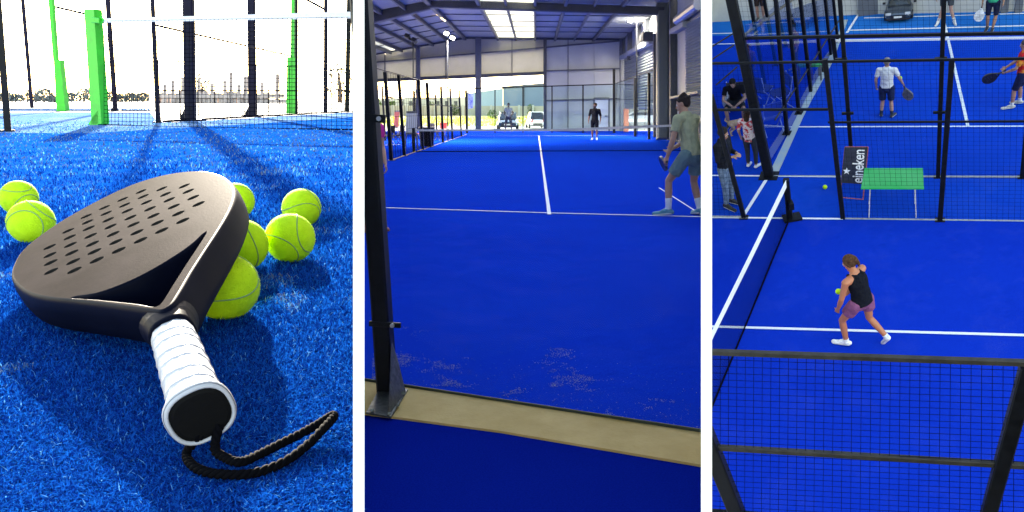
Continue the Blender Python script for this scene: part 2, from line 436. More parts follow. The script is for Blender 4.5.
def racket():
    base = w.G(150, 345)
    t = thing('padel_racket', 'black teardrop padel racket with white wrapped grip leaning on tennis balls', 'racket', w, (base.x, base.y, 0))
    TH = .036
    outer = smooth_closed([U(*p) for p in outer_px], 4)
    throat = smooth_closed([U(*p) for p in throat_px[:6]] + [U(*throat_px[6])] * 1 + [U(*p) for p in throat_px[7:]], 3)
    e1 = (T_ - C_).normalized(); e2 = RN.cross(e1).normalized()
    holes = []
    for zx, zy in zz:
        c = U(zx / 4, zy / 4 + 150); hr = .0070
        holes.append([c + (e1 * math.cos(a) + e2 * math.sin(a)) * hr for a in [2 * math.pi * k / 14 for k in range(14)]])
    cen = U(120, 240)
    def inset(loop, amt):      # move a loop inward (positive) in the racket plane
        k = len(loop); out = []
        ar = sum((loop[i] - cen).cross(loop[(i + 1) % k] - cen).dot(RN) for i in range(k))
        s_ = 1 if ar > 0 else -1
        for i in range(k):
            tg = (loop[(i + 1) % k] - loop[i - 1]).normalized()
            out.append(loop[i] + RN.cross(tg) * s_ * amt)
        return out
    mb = MB()
    top_o = inset(outer, .0035); 
    thr_o = inset(throat, -.0012)       # throat edge on the top is wider than lower down
    loops = [top_o, thr_o] + holes
    rim = [(outer, inset)]
    def off(lp, d): return [p - RN * d for p in lp]
    bulge = inset(outer, -.0015)
    # top and bottom caps
    flat = [[Vector(((p - cen).dot(e1), (p - cen).dot(e2), 0)) for p in lp] for lp in loops]
    tri = tessellate_polygon(flat)
    allp = [p for lp in loops for p in lp]
    def cap(pts, flip):
        k = len(mb.v); mb.v += pts
        for a, b, c in tri:
            nn = (pts[b] - pts[a]).cross(pts[c] - pts[a]).dot(RN)
            f = (a, b, c) if (nn > 0) != flip else (a, c, b)
            mb.f.append([i + k for i in f]); mb.mi.append(0)
    cap(allp, False)
    cap([p - RN * TH for p in allp], True)
    def wall(rings, mi=1):
        mb.cur = mi; k = len(rings[0]); vs = [p for r_ in rings for p in r_]; fs = []
        for j in range(len(rings) - 1):
            for i in range(k): fs.append((j * k + i, j * k + (i + 1) % k, (j + 1) * k + (i + 1) % k, (j + 1) * k + i))
        mb.add(vs, fs); mb.cur = 0
    mid = inset(outer, .001)
    wall([top_o, off(inset(outer, .0022), .0006), off(mid, .0016), off(outer, .0036), off(bulge, .012), off(bulge, TH - .012), off(outer, TH - .004), off(top_o, TH)])
    wall([thr_o, off(inset(throat, 0), .0008), off(inset(throat, .001), .003), off(inset(throat, .001), TH - .003), off(thr_o, TH)])
    for h in holes: wall([h, off(h, TH)], 2)
    face_m = mat('satin_carbon_face', (.032, .026, .025), .5, noise=.35, nscale=7, spec=.0012, bump=.15, bscale=420)
    side_m = mat('dark_racket_frame', (.002, .003, .009), .5, noise=.2, nscale=12, spec=.02)
    me = mb.mesh('face', [face_m, side_m, mat('hole_wall', (.004, .004, .004), .9)], ORG[t.name])
    import bmesh
    b = bmesh.new(); b.from_mesh(me); bmesh.ops.remove_doubles(b, verts=b.verts, dist=1e-5); bmesh.ops.recalc_face_normals(b, faces=b.faces); b.to_mesh(me); b.free()
    for p in me.polygons: p.use_smooth = p.material_index == 1
    face = part('face', me, None, t)
    # thin seam lines moulded in the face
    # grip: shaft from the throat to the butt, wrapped
    n0 = U(160, 309) - RN * .018; bc = w.at(200.5, 414, .475)
    ax = (bc - n0).normalized(); x_ = ax.cross(RN).normalized(); y_ = x_.cross(ax).normalized()
    if y_.dot(RN) < 0: y_ = -y_
    Lg = (bc - n0).length
    def ring(c, rx, ry, n=28, p=2.6):
        o = []
        for k in range(n):
            a = 2 * math.pi * k / n; ca, sa = math.cos(a), math.sin(a)
            f = (abs(ca) ** p + abs(sa) ** p) ** (-1 / p)
            o.append(c + x_ * ca * f * rx + y_ * sa * f * ry)
        return o
    # neck
    nb = MB(); rings = [ring(n0 - ax * .012, .021, .0165), ring(n0, .0185, .0165), ring(n0 + ax * .012, .0165, .0155), ring(n0 + ax * .02, .0155, .015)]
    nb.add([p for r_ in rings for p in r_], [(j * 28 + i, j * 28 + (i + 1) % 28, (j + 1) * 28 + (i + 1) % 28, (j + 1) * 28 + i) for j in range(3) for i in range(28)] + [tuple(range(28))[::-1], tuple(range(84, 112))])
    part('neck', nb, side_m, t, smooth=True)
    gb = MB(); NS = 150; turns = 7.5; n = 36; vs = []
    for j in range(NS + 1):
        u_ = j / NS; c = n0 + ax * (.010 + (Lg - .010) * u_)
        rb = .0152 + .0012 * u_ + (.0045 * max(0, (u_ - .86) / .14) ** 1.3 if u_ > .86 else 0)
        if u_ < .03: rb -= .002 * (1 - u_ / .03)
        if u_ > .985: rb -= .0012 * (u_ - .985) / .015
        for k, p in enumerate(ring(c, 1, .93, n, 2.5)):
            ph = (u_ * turns - k / n * 1.0 + .12 * math.sin(u_ * 23)) % 1.0
            lip = (.0006 * (ph ** 3) - .0002) + .00025 * math.sin(k * 2.1 + u_ * 40) if u_ < .87 else .0002
            vs.append(c + (p - c) * (rb + lip))
    gb.add(vs, [(j * n + i, j * n + (i + 1) % n, (j + 1) * n + (i + 1) % n, (j + 1) * n + i) for j in range(NS) for i in range(n)] + [tuple(range(n))[::-1]])
    # rolled rim round the butt
    rim_r = []
    e = bc
    for dd, rr in ((0, .0196), (.0018, .0194), (.0026, .0184), (.0022, .0174), (-.002, .0168)):
        rim_r.append([e + ax * dd + (p - e) * rr for p in ring(e, 1, .93, n, 2.5)])
    k0 = len(gb.v)
    gb.add([p for r_ in rim_r for p in r_], [(j * n + i, j * n + (i + 1) % n, (j + 1) * n + (i + 1) % n, (j + 1) * n + i) for j in range(4) for i in range(n)])
    part('grip', gb, mat('white_grip_tape', (.40, .40, .41), .55, noise=.06, nscale=40, bump=.25, bscale=500), t, smooth=True)
    bb = MB(); rr = [[e + ax * dd + (p - e) * r_ for p in ring(e, 1, .93, n, 2.5)] for dd, r_ in ((-.004, .0170), (.0012, .0169), (.0022, .0145))]
    bb.add([p for r_ in rr for p in r_], [(j * n + i, j * n + (i + 1) % n, (j + 1) * n + (i + 1) % n, (j + 1) * n + i) for j in range(2) for i in range(n)] + [tuple(range(2 * n, 3 * n))])
    part('butt_cap', bb, mat('black_rubber_cap', (.002, .002, .002), .7, bump=.2, bscale=300, spec=.1), t)
    # wrist cord: loop lying on the turf
    start = bc + ax * .001 - y_ * .012
    px = [(187, 452, .010), (190, 463, .008), (203, 471, .008), (226, 474.5, .008), (254, 473, .007), (282, 463, .008), (306, 446, .010), (325, 427, .014), (334, 416.5, .016), (331, 416, .016),
          (318, 424, .013), (300, 434, .011), (278, 445, .010), (258, 455, .010), (240, 462, .012), (226, 458, .013), (215, 449, .015)]
    P = [start - x_ * .006] + [w.G(a, b_, c) for a, b_, c in px] + [start + x_ * .006]
    if (w.proj(P[0])[0] > w.proj(P[-1])[0]): P[0], P[-1] = P[-1], P[0]
    cr = []
    for i in range(len(P) - 1):
        p0 = P[max(i - 1, 0)]; p1 = P[i]; p2 = P[i + 1]; p3 = P[min(i + 2, len(P) - 1)]
        for j in range(14):
            q = j / 14; cr.append(.5 * ((2 * p1) + (p2 - p0) * q + (2 * p0 - 5 * p1 + 4 * p2 - p3) * q * q + (3 * p1 - 3 * p2 + p3 - p0) * q ** 3))
    cr.append(P[-1])
    cb = MB()
    for s_ in range(3):       # three twisted strands
        pts = []
        for i, p in enumerate(cr):
            tg = (cr[min(i + 1, len(cr) - 1)] - cr[max(i - 1, 0)]).normalized(); a1 = tg.cross(Vector((0, 0, 1))).normalized(); a2 = a1.cross(tg)
            an = i * .55 + s_ * 2.094
            pts.append(p + (a1 * math.cos(an) + a2 * math.sin(an)) * .0014)
        cb.tube(pts, .0017, 6)
    part('wrist_cord', cb, mat('black_braided_cord', (.002, .002, .003), .9, bump=.3, bscale=900, spec=.05), t, smooth=True)
racket()

# ---- tennis balls
felt = mat('yellow_green_felt', (.50, .78, .0), .85, col2=(.62, .90, .01), nscale=60, bump=.7, bscale=500, trans=.12)
seam_m = mat('ball_seam', (.22, .38, .12), .8)
def ball_thing(w, c, label, r=.0335, hairs=2600, rot=0.0, group=None, seam=True, name='tennis_ball'):
    t = thing(name, label, 'ball', w, c, yaw=rot, extra=Matrix.Rotation(rot * 1.7 + .5, 4, 'X') @ Matrix.Rotation(rot * .6, 4, 'Y'), group=group)
    mb = MB().ball((0, 0, 0), r, 36, 24)
    rnd = random.Random(int(rot * 100) + 5)
    for i in range(hairs):
        z = rnd.uniform(-1, 1); a = rnd.uniform(0, 6.283); q = math.sqrt(1 - z * z); n_ = Vector((q * math.cos(a), q * math.sin(a), z))
        tt = n_.cross(Vector((rnd.uniform(-1, 1), rnd.uniform(-1, 1), rnd.uniform(-1, 1)))).normalized()
        b0 = n_ * r * .995; k = .00022
        mb.add([b0 - tt * k, b0 + tt * k, n_ * r * (1.02 + .03 * rnd.random()) + tt * .0009 * rnd.uniform(-1, 1) + n_.cross(tt) * .0012 * rnd.uniform(-1, 1)], [(0, 1, 2)])
    part('felt', mb, felt, t, smooth=True)
    if seam:
        pts = []
        for i in range(97):
            a = 2 * math.pi * i / 96; aa = .44
            x = (1 - aa) * math.cos(a) + aa * math.cos(3 * a); y = (1 - aa) * math.sin(a) - aa * math.sin(3 * a); z = 2 * math.sqrt(aa * (1 - aa)) * math.sin(2 * a)
            pts.append(Vector((x, y, z)).normalized() * r * 1.004)
        part('seam', MB().tube(pts, r * .026, 5), seam_m, t, smooth=True)
    return t
for px, lab, rot in [((31, 222), 'tennis ball at the racket left edge, in front of another ball', .3), ((19, 198), 'tennis ball partly hidden behind the ball at the racket left edge', 1.9),
                 ((290, 238), 'nearer of the two tennis balls lying clear of the racket on the turf', 4.1), ((301.5, 208), 'farther of the two tennis balls lying clear of the racket', 2.6),
                 ((225, 287), 'largest tennis ball, tucked under the racket arm beside the white grip', 3.3), ((242, 245), 'tennis ball under the racket right edge, middle of the three there', 5.2), ((236, 201), 'tennis ball peeking out behind the racket rim, farthest of three', 1.2)]:
    ball_thing(w, w.G(*px, .0335), lab, rot=rot, group='tennis balls round the racket')

# ---- posts, net and fences
def post_thing(w, name, label, b, tp, wd_, m, flare=0, group=None, extra_parts=(), cat='post'):
    base = w.G(*b); pl = Plane(w, b, (b[0] + 30, b[1])); p = base; q = pl.P(*tp); k = pxm(w, p)
    t = thing(name, label, cat, w, (p.x, p.y, 0), group=group)
    part('shaft', MB().bar(p, q, wd_ * k, wd_ * k * .8, up=pl.n), m, t)
    if flare:
        g = MB(); h = flare * k; u_ = pl.u
        wv = wd_ * k * .5; tn = .012
        for s_ in (-1, 1):
            g.add([p + pl.n * tn * s_ * .5 + v for v in (u_ * -wv, u_ * -(wv + .5 * h), u_ * -(wv + .5 * h) + Vector((0, 0, .15 * h)), u_ * -wv + Vector((0, 0, h)))], [(0, 1, 2, 3) if s_ < 0 else (3, 2, 1, 0)])
        part('gusset', g, m, t)
        part('base_plate', MB().box(p + Vector((0, 0, .01)), (wd_ * k * 2.6, wd_ * k * 1.6, .02), math.atan2(u_.y, u_.x)), m, t)
    return t, pl
t, pl = post_thing(w, 'fence_post', 'thick dark post with base gusset straight behind the racket head', (190.5, 121), (186.5, -130), 10, M_navy, flare=12, group='dark posts behind the net')
t, pl = post_thing(w, 'fence_post', 'dark post with base gusset, right of the thickest one', (252.5, 116), (250, -130), 7, M_navy, flare=9, group='dark posts behind the net')
t, pl = post_thing(w, 'fence_post', 'thin dark post just right of the green net post', (115.5, 111), (100, -110), 4, M_navy, flare=5)
t, pl = post_thing(w, 'fence_post', 'thinnest far dark post between the left edge and the green posts', (32, 108), (21, -20), 3, M_navy)
t, pl = post_thing(w, 'fence_post', 'slim dark post with pale middle near the right end of the net', (325.5, 112), (326, -20), 3.6, M_navy)
t, pl = post_thing(w, 'fence_post', 'black post at the far right end of the net', (347, 112), (349.5, -20), 4.2, M_black)
# near left frame: leaning post with bottom rail
fence(w, 'black fence frame with mesh at the left picture edge by the court', Plane(w, (8, 131.5), (-60, 132.5)), posts=[((8, 131.5), (-3, -10), 6)], rails=[((8, 131), (-60, 132), 2.5), ((8, 118), (-60, 118), 1)], meshes=[([(-60, 132), (8, 131), (-1, 20), (-60, 20)], .25)], m=M_black, wire=.008)
# green far post
def green_post(b, tp, label, yj, x0, x1, xt0, xt1):
    pl = Plane(w, b, (b[0] + 30, b[1])); p = w.G(*b)
    t = thing('net_post', label, 'post', w, (p.x, p.y, 0))
    k = pxm(w, p)
    part('lower_post', MB().quad(pl.P(x0[0], b[1]), pl.P(x1[0], b[1]), pl.P(x1[1], yj), pl.P(x0[1], yj), 8 * k, n=pl.n), M_green, t)
    part('upper_post', MB().quad(pl.P(xt0[0], yj), pl.P(xt1[0], yj), pl.P(xt1[1], tp[1]), pl.P(xt0[1], tp[1]), 5 * k, n=pl.n), M_green, t)
    return t
green_post((60, 111), (50, -20), 'slender green post left of the main green net post', 60, (56.5, 53.5), (65.5, 60), (53, 46.5), (56.5, 50.5))
t = green_post((291, 113.5), (291, -20), 'green post with dark edge near the right end of the net', 57, (286, 287), (295, 295.5), (290.5, 291), (294, 294.5))
pl = Plane(w, (291, 113.5), (320, 113.5)); k = pxm(w, w.G(291, 113.5))
part('dark_edge', MB().bar(pl.P(296.5, 113.5), pl.P(296.7, -20), 2.6 * k), M_black, t)
# net with its near green post
pn = Plane(w, (97, 125), (353, 130.3))
base = w.G(97, 125); k = pxm(w, base)
t = thing('court_net', 'court net with white top band hung from a broad green post', 'net', w, (base.x, base.y, 0))
gp = MB().quad(pn.P(91.5, 124), pn.P(101.5, 124), pn.P(93.8, 9), pn.P(83.8, 9), .08, n=pn.n)
g = part('net_post', gp, M_green, t)
part('foot', MB().quad(pn.P(86, 127), pn.P(98, 127), pn.P(98, 110), pn.P(92, 118), .10, n=pn.n), M_green, g)
part('bracket', MB().bar(pn.P(94, 20), pn.P(102, 21), 7 * k, 5 * k), M_green, g)
part('hook', MB().tube([pn.P(101, 17), pn.P(103.5, 20), pn.P(101, 24)], .012, 6), M_green, g)
part('top_band', MB().quad(pn.P(103, 22.5), pn.P(358, 18), pn.P(358, 11.5), pn.P(103, 18.5), .02, n=pn.n), M_band, t)
part('net_mesh', MB().wire_grid(pn.P(104, 125), pn.P(357.5, 130), pn.P(357.5, 17), pn.P(104, 21), 58, 26, .0022), M_net, t)
part('bottom_cord', MB().tube([pn.P(104, 125), pn.P(200, 128.3), pn.P(357.5, 130)], .010, 6), M_net, t)
# fence panel behind the net and cables
fence(w, 'mesh fence panel behind the net with a slanting stay cable', Plane(w, (158, 122.8), (357, 111.5)), posts=[((158, 122.8), (147.5, -110), 4)],
      rails=[((158, 122), (356, 111), 1.6), ((155, 25), (291, 56), 2.0)], meshes=[([(160, 121), (356, 110.6), (356, 70), (158, 60)], .42)], m=M_navy, wire=.006)
fence(w, 'long low rail of the far court fence on the left', Plane(w, (-60, 110.2), (156, 110.8)), rails=[((-60, 109.7), (156, 110.2), 1.2), ((52, 6), (86, 14), 2.2)], m=M_navy)
fence(w, 'short overhead stay cable at the top right of the far fence', Plane(w, (300, 111.5), (345, 111.5)), rails=[((300, -4), (326, 10), 2.4)], m=M_navy)
# far away: tree line, grandstand-like frames and fence
def leafy(w, c, rx, rz, n, m, seed, ls):
    rnd = random.Random(seed); mb = MB()
    for i in range(n):
        a = rnd.uniform(0, 6.283); q = rnd.random() ** .5; zz_ = rnd.random()
        bl = 1 - .6 * abs(zz_ - .45)
        p = Vector(c) + Vector((math.cos(a) * q * rx * bl, math.sin(a) * q * rx * .6 * bl, zz_ * rz * (1 - .25 * q)))
        d = Vector((rnd.uniform(-1, 1), rnd.uniform(-1, 1), rnd.uniform(-1, 1))).normalized(); e = d.cross(Vector((rnd.random(), rnd.random(), rnd.random()))).normalized()
        s_ = ls * rnd.uniform(.6, 1.4)
        mb.add([p - d * s_, p + e * s_ * .7, p + d * s_, p - e * s_ * .5], [(0, 1, 2, 3)])
    return mb
M_leaf = mat('haze_paled_foliage', (.2, .22, .22), .8, noise=.4, nscale=2)  # distance haze put into the pale leaf colour
M_bark = mat('bark', (.07, .05, .04), .9)
def far_tree(w, b, x0, x1, yt, seed, label, group='far trees beyond the left court', m=None, name='tree', n=420):
    p = w.G(*b); k = pxm(w, p); h = (b[1] - yt) * k; rx = (x1 - x0) / 2 * k
    t = thing(name, label, 'tree', w, (p.x, p.y, 0), group=group)
    part('trunk', MB().tube([p, p + Vector((.02 * h, 0, h * .35)), p + Vector((0, 0, h * .7))], [h * .06, h * .045, h * .02], 7), M_bark, t)
    part('crown', leafy(w, p + Vector((0, 0, h * .12)), rx, h * .88, n, m or M_leaf, seed, rx * .13), m or M_leaf, t)
    return t
rnd = random.Random(11); x = -30; i = 0
while x < 150:
    wd_ = rnd.uniform(10, 20); yt = rnd.uniform(86, 95)
    far_tree(w, (x, 102.6), x - wd_ * .6, x + wd_ * .6, yt, i, 'hazy low tree in the row beyond the pale ground left of the net')
    x += wd_ * .75; i += 1
far_tree(w, (203, 102.8), 178, 205, 74, 40, 'taller bare tree behind the thick dark post', n=160)
far_tree(w, (340, 102.8), 330, 358, 60, 41, 'tall thin tree at the far right beyond the net', n=120)
# distant slatted sheds / frames
M_brown = mat('hazed_brown_timber', (.52, .44, .41), .85, noise=.15, nscale=3)  # sky glare and haze mixed into the pale timber colour
rnd = random.Random(5); 
pb = Plane(w, (150, 103.2), (290, 103.2))
base = w.G(150, 103.2)
t = thing('paling_fence', 'distant brown paling fence with uneven tall poles beyond the pale ground', 'fence', w, (base.x, base.y, 0))
mb = MB(); x = 158
while x < 268:
    h = rnd.uniform(90.5, 94.5); mb.quad(pb.P(x, 103.2), pb.P(x + 2.0, 103.2), pb.P(x + 2.0, h), pb.P(x, h), .3, n=pb.n); x += rnd.choice([2.4, 2.6, 3.2])
part('palings', mb, M_brown, t)
for x, y in [(165, 84), (173, 80), (183, 77), (199, 78), (212, 83), (225, 80), (231, 72), (239, 84), (246, 76), (262, 82), (277, 74)]:
    part('pole', MB().bar(pb.P(x, 103), pb.P(x, y), .25), M_brown, t)
part('rail', MB().bar(pb.P(156, 96), pb.P(284, 96), .3), M_brown, t)
part('low_wall', MB().quad(pb.P(266, 103), pb.P(290, 103), pb.P(290, 99), pb.P(266, 99.2), .4, n=pb.n), M_brown, t)
# ================================================================== MIDDLE: court inside a steel hall
w = Mi
def kx(w, p): return pxm(w, w.G(*p))
YE = w.G(540, 131).y
PE = Plane(w, (0, YE, 0), (1, YE, 0))
gsheet(w, 'outdoor_ground', [(358.5, 108.6), (706, 108.6), (706, 132), (358.5, 132)], -.02, mat('dry_yellow_grass', (.30, .30, .05), .9, col2=(.42, .36, .10), nscale=.3))
gsheet(w, 'outdoor_paving', [(358.5, 123.5), (706, 123.5), (706, 131.5), (358.5, 131.5)], -.012, mat('pale_asphalt', (.30, .29, .27), .9, noise=.15, nscale=.8))
gsheet(w, 'court_turf', [(357.8, 131), (706, 131), (706, 436), (500, 404), (357.5, 382)], 0, M_turfM)
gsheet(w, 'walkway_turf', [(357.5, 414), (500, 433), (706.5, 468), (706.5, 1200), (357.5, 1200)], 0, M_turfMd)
# concrete kerb strip
mb = MB(); tp = [w.G(*p) for p in ((357.5, 382), (500, 403.5), (706, 434.5))]; bt = [w.G(*p) for p in ((357.5, 414), (500, 433), (706, 468))]
for i in range(2):
    a, b, c, d = bt[i], bt[i + 1], tp[i + 1], tp[i]
    mb.quad(a + Vector((0, 0, -.05)), b + Vector((0, 0, -.05)), c + Vector((0, 0, -.05)), d + Vector((0, 0, -.05)), .062, n=(0, 0, 1))
solo('concrete_kerb', mb, M_conc, w, tp[0], kind='structure')
# worn sand patches: small scattered grains by the kerb
def grains(w, spots, name, label, m, n=500, sz=.004):
    rnd = random.Random(9); mb = MB()
    for (x, y, rx, ry) in spots:
        for i in range(n):
            a = rnd.gauss(0, .9) * rnd.random(); b = rnd.gauss(0, .9) * rnd.random()
            p = w.G(x + a * rx, y + b * ry, .007); s_ = sz * rnd.uniform(.4, 1.5); an = rnd.uniform(0, 6)
            u_ = Vector((math.cos(an), math.sin(an), 0)) * s_; v_ = Vector((-u_.y, u_.x, 0)) * .6
            mb.add([p - u_, p - v_, p + u_, p + v_ + Vector((0, 0, .003))], [(0, 1, 2, 3)])
    return solo(name, mb, m, w, (0, 0, 0), label, 'sand', kind='stuff')
def kerb_sand():
    from mathutils import noise
    rnd = random.Random(4); mb = MB(); n = 0; tries = 0
    while n < 5200 and tries < 400000:
        tries += 1
        x = rnd.uniform(372, 701); yk = 383 + (x - 365) * .153; y = yk - 3 - 62 * rnd.random() ** 1.6
        p = w.G(x, y, .006)
        v = noise.noise(p * 2.6) + .55 * noise.noise(p * 9) + .25 * noise.noise(p * 31)
        if rnd.random() > max(0, (v - .28) * 2.2) and rnd.random() > .012: continue
        s_ = .0026 * rnd.uniform(.35, 1.3); an = rnd.uniform(0, 6)
        u_ = Vector((math.cos(an), math.sin(an), 0)) * s_; v_ = Vector((-u_.y, u_.x, 0)) * .7
        mb.add([p - u_, p - v_, p + u_, p + v_ + Vector((0, 0, .001))], [(0, 1, 2, 3)]); n += 1
    solo('spilled_sand', mb, mat('sand_grain', (.30, .30, .26), .9), w, (0, 0, 0), 'thin pale sand scattered on the turf along the kerb', 'sand', kind='stuff')
kerb_sand()
# painted lines
ln = MB()
strip(w, w.G(357.5, 207.2), w.G(549, 213.3), .062, mb=ln); strip(w, w.G(549, 213.3), w.G(706, 217.3), .062, mb=ln)
solo('service_line', ln, M_line, w, (0, 0, .008), kind='structure')
solo('centre_line', strip(w, w.G(549.3, 215), w.G(538.8, 136), .055, z=.011), M_line, w, (0, 0, .008), kind='structure')
solo('far_service_line', strip(w, w.G(462, 136.2), w.G(640, 135.6), .05), M_line, w, (0, 0, .008), kind='structure')
solo('walkway_line', strip(w, w.G(358, 147), w.G(400, 144.5), .08), M_line, w, (0, 0, .008), kind='structure')
solo('side_or_reflection_line', strip(w, w.G(659, 188), w.G(701, 215), .03), M_line, w, (0, 0, .014), kind='structure')  # reflection in the glass, laid on the turf as a white stroke

# ---- hall: end wall
M_clad = mat('grey_cladding_panel', (.46, .49, .46), .6, noise=.08, nscale=.6)
M_cladw = mat('cream_translucent_panel', (.50, .49, .42), .6, noise=.22, nscale=.25, trans=.30)
M_steel = mat('grey_painted_steel', (.10, .11, .13), .55, noise=.15, nscale=2)
M_steeld = mat('dark_steel_beam', (.045, .05, .06), .55, noise=.2, nscale=2)
M_roof = mat('slate_blue_roof_lining', (.25, .26, .25), .6, noise=.18, nscale=.5)
M_sky = mat('translucent_rooflight', (.8, .8, .72), .5, trans=.75)
hall = thing('sports_hall', 'steel portal frame hall with grey cladding, rooflights and open vehicle doorways', 'building', w, (0, YE, 0))
def wallq(px, th=.12, mb=None):
    mb = mb or MB(); mb.quad(*[PE.P(*p) for p in px], th, n=(0, 1, 0)); return mb
# gable panels (upper band cream, right grey)
top = lambda x: 37 + (465 - x) * .19 if x < 465 else 37 + (x - 465) * .009
def gable(x0, x1, yb0, yb1, m, parent=hall):
    part('wall_panel', wallq([(x0, yb0), (x1, yb1), (x1, top(x1)), (x0, top(x0))]), m, parent)
for x0, x1 in ((357, 385), (385, 419), (419, 446), (446, 480), (480, 512), (512, 545)):
    yb = lambda x: 80.5 - (x - 365) * .042
    ym = lambda x: 62 - (x - 365) * .085
    part('wall_panel', wallq([(x0 + .3, yb(x0)), (x1 - .3, yb(x1)), (x1 - .3, ym(x1) + .5), (x0 + .3, ym(x0) + .5)]), M_cladw, hall)
    part('wall_panel', wallq([(x0 + .3, ym(x0)), (x1 - .3, ym(x1)), (x1 - .3, top(x1)), (x0 + .3, top(x0))]), M_cladw, hall)
for x0, x1 in ((545, 568), (568, 594), (594, 622.5)):
    part('wall_panel', wallq([(x0 + .2, 131), (x1 - .2, 131), (x1 - .2, 100.6), (x0 + .2, 100.6)]), M_clad, hall)
    part('wall_panel', wallq([(x0 + .2, 100), (x1 - .2, 99.4), (x1 - .2, 70.6), (x0 + .2, 71.6)]), M_clad, hall)
    part('wall_panel', wallq([(x0 + .2, 71), (x1 - .2, 70), (x1 - .2, top(x1)), (x0 + .2, top(x0))]), M_clad, hall)
part('backing_sheet', MB().quad(*[PE.P(*q) + Vector((0, .15, 0)) for q in ((545, 132), (626, 132), (626, 38), (545, 37))], .05, n=(0, 1, 0)), M_clad, hall)
part('backing_sheet', MB().quad(*[PE.P(*q) + Vector((0, .14, 0)) for q in ((352, 66), (547, 50), (547, 36), (465, 35.5), )], .02, n=(0, 1, 0)), M_cladw, hall)
# girts and columns
def ebar(a, b, wpx, m=M_steel, nm='girt', off=-.12):
    p = PE.P(*a) + Vector((0, off, 0)); q = PE.P(*b) + Vector((0, off, 0)); k = pxm(w, p)
    part(nm, MB().bar(p, q, wpx * k, .16, up=(0, 1, 0)), m, hall)
ebar((357, 81.5), (545, 73.2), 3.4, M_steeld, 'door_head'); ebar((357, 64), (620, 41), 1.4); ebar((545, 71), (622, 68.5), 1.2); ebar((545, 100.5), (622, 98.5), 1.2)
ebar((357, 57.5), (465, 38), 2.2, M_steeld, 'gable_rafter'); ebar((465, 38), (622, 39.5), 2.2, M_steeld, 'gable_rafter')
for x, t_, wpx, m_ in ((418.5, 46, 4.4, M_steel), (478.5, 38, 6, M_steel), (545, 38, 3.2, M_steeld), (621, 39, 3.5, M_steel)):
    ebar((x, 131.3), (x, t_), wpx, m_, 'column', -.2)
for x in (385, 446, 512, 568): ebar((x, top(x) + 2), (x, 80 if x < 545 else 130), .7, M_steel, 'panel_joint', -.02)
# personnel door
dr = part('door', MB().quad(*[PE.P(*p) + Vector((0, -.05, 0)) for p in ((595, 130.8), (608, 130.8), (608, 99), (595, 99))], -.05, n=(0, 1, 0)), mat('white_door', (.62, .66, .68), .5, noise=.04), hall)
for a, b in (((594, 131), (594, 98)), ((609, 131), (609, 98)), ((594, 98), (609, 98))): part('frame', MB().bar(PE.P(*a) + Vector((0, -.1, 0)), PE.P(*b) + Vector((0, -.1, 0)), .10, .08), M_steel, dr)
part('handle', MB().box(PE.P(606, 116) + Vector((0, -.16, 0)), (.18, .08, .06)), M_black, dr)
# roof
zr = PE.P(465, 37); ze = PE.P(622, 38.6); zl = PE.P(357, 57.5)
def roofpt(X, Y):
    z = zr.z + (X - zr.x) * ((ze.z - zr.z) / (ze.x - zr.x)) if X > zr.x else zr.z + (X - zr.x) * ((zr.z - zl.z) / (zr.x - zl.x))
    return Vector((X, Y, z))
def yclip(X, lo=28.0):
    Y = lo
    while Y < YE and not (358.2 < w.proj(roofpt(X, Y))[0] < 705.5): Y += .5
    return Y
def rstrip(x0, x1, m, nm):
    X0 = PE.P(x0, 50).x; X1 = PE.P(x1, 50).x; a, b = yclip(X0), yclip(X1)
    if b < a: a, b = b, a
    A = [roofpt(X0, YE), roofpt(X1, YE), roofpt(X1, yclip(X1)), roofpt(X0, yclip(X0))]
    part(nm, MB().quad(*A, .08, n=(0, 0, 1)), m, hall)
for x0, x1, sk in ((360, 372, 0), (372, 384, 0), (384, 392, 0), (392, 402, 1), (402, 418, 0), (418, 433, 0), (433, 449, 0), (449, 465, 0), (465, 480, 0), (480, 498, 0), (498, 516, 1), (516, 535, 1), (535, 555, 0), (555, 574, 0), (574, 593, 0), (593, 608, 0), (608, 622, 0)):
    rstrip(x0, x1, M_sky if sk else M_roof, 'rooflight' if sk else 'roof_panel')
for x, wpx in ((402, 2), (433, 2.4), (449, 1.4), (465, 3), (498, 2.2), (516, 1.6), (535, 1.8), (555, 2.2), (593, 2.2), (418, 1.5), (391, 1.4), (574, .9)):
    X = PE.P(x, 50).x; k = YE / F
    part('purlin', MB().bar(roofpt(X, YE) - Vector((0, 0, .12)), roofpt(X, yclip(X)) - Vector((0, 0, .12)), wpx * k, .2), M_steeld if wpx > 1.2 else M_steel, hall)
for Y in (51.5, 48.5, 45.5, 42.5, 39.8):      # cross ribs of the lining
    for (xa, xb) in ((zl.x, zr.x), (zr.x, ze.x)):
        xs = [xa + (xb - xa) * i / 24 for i in range(25)]
        xs = [x for x in xs if 358.5 < w.proj(roofpt(x, Y))[0] < 705]
        if len(xs) > 1: part('roof_rib', MB().bar(roofpt(xs[0], Y) - Vector((0, 0, .03)), roofpt(xs[-1], Y) - Vector((0, 0, .03)), .05, .05), M_steel, hall)
YP = 37.6
xl = zr.x
while w.proj(roofpt(xl, YP))[0] > 360: xl -= .1
part('portal_beam', MB().bar(roofpt(xl, YP) - Vector((0, 0, .3)), roofpt(zr.x, YP) - Vector((0, 0, .12)), .4, .5), M_steeld, hall)
XR = PE.P(622.5, 131).x
part('portal_beam', MB().bar(roofpt(zr.x, YP) - Vector((0, 0, .12)), roofpt(XR - .3, YP) - Vector((0, 0, .35)), .42, .36), M_steeld, hall)
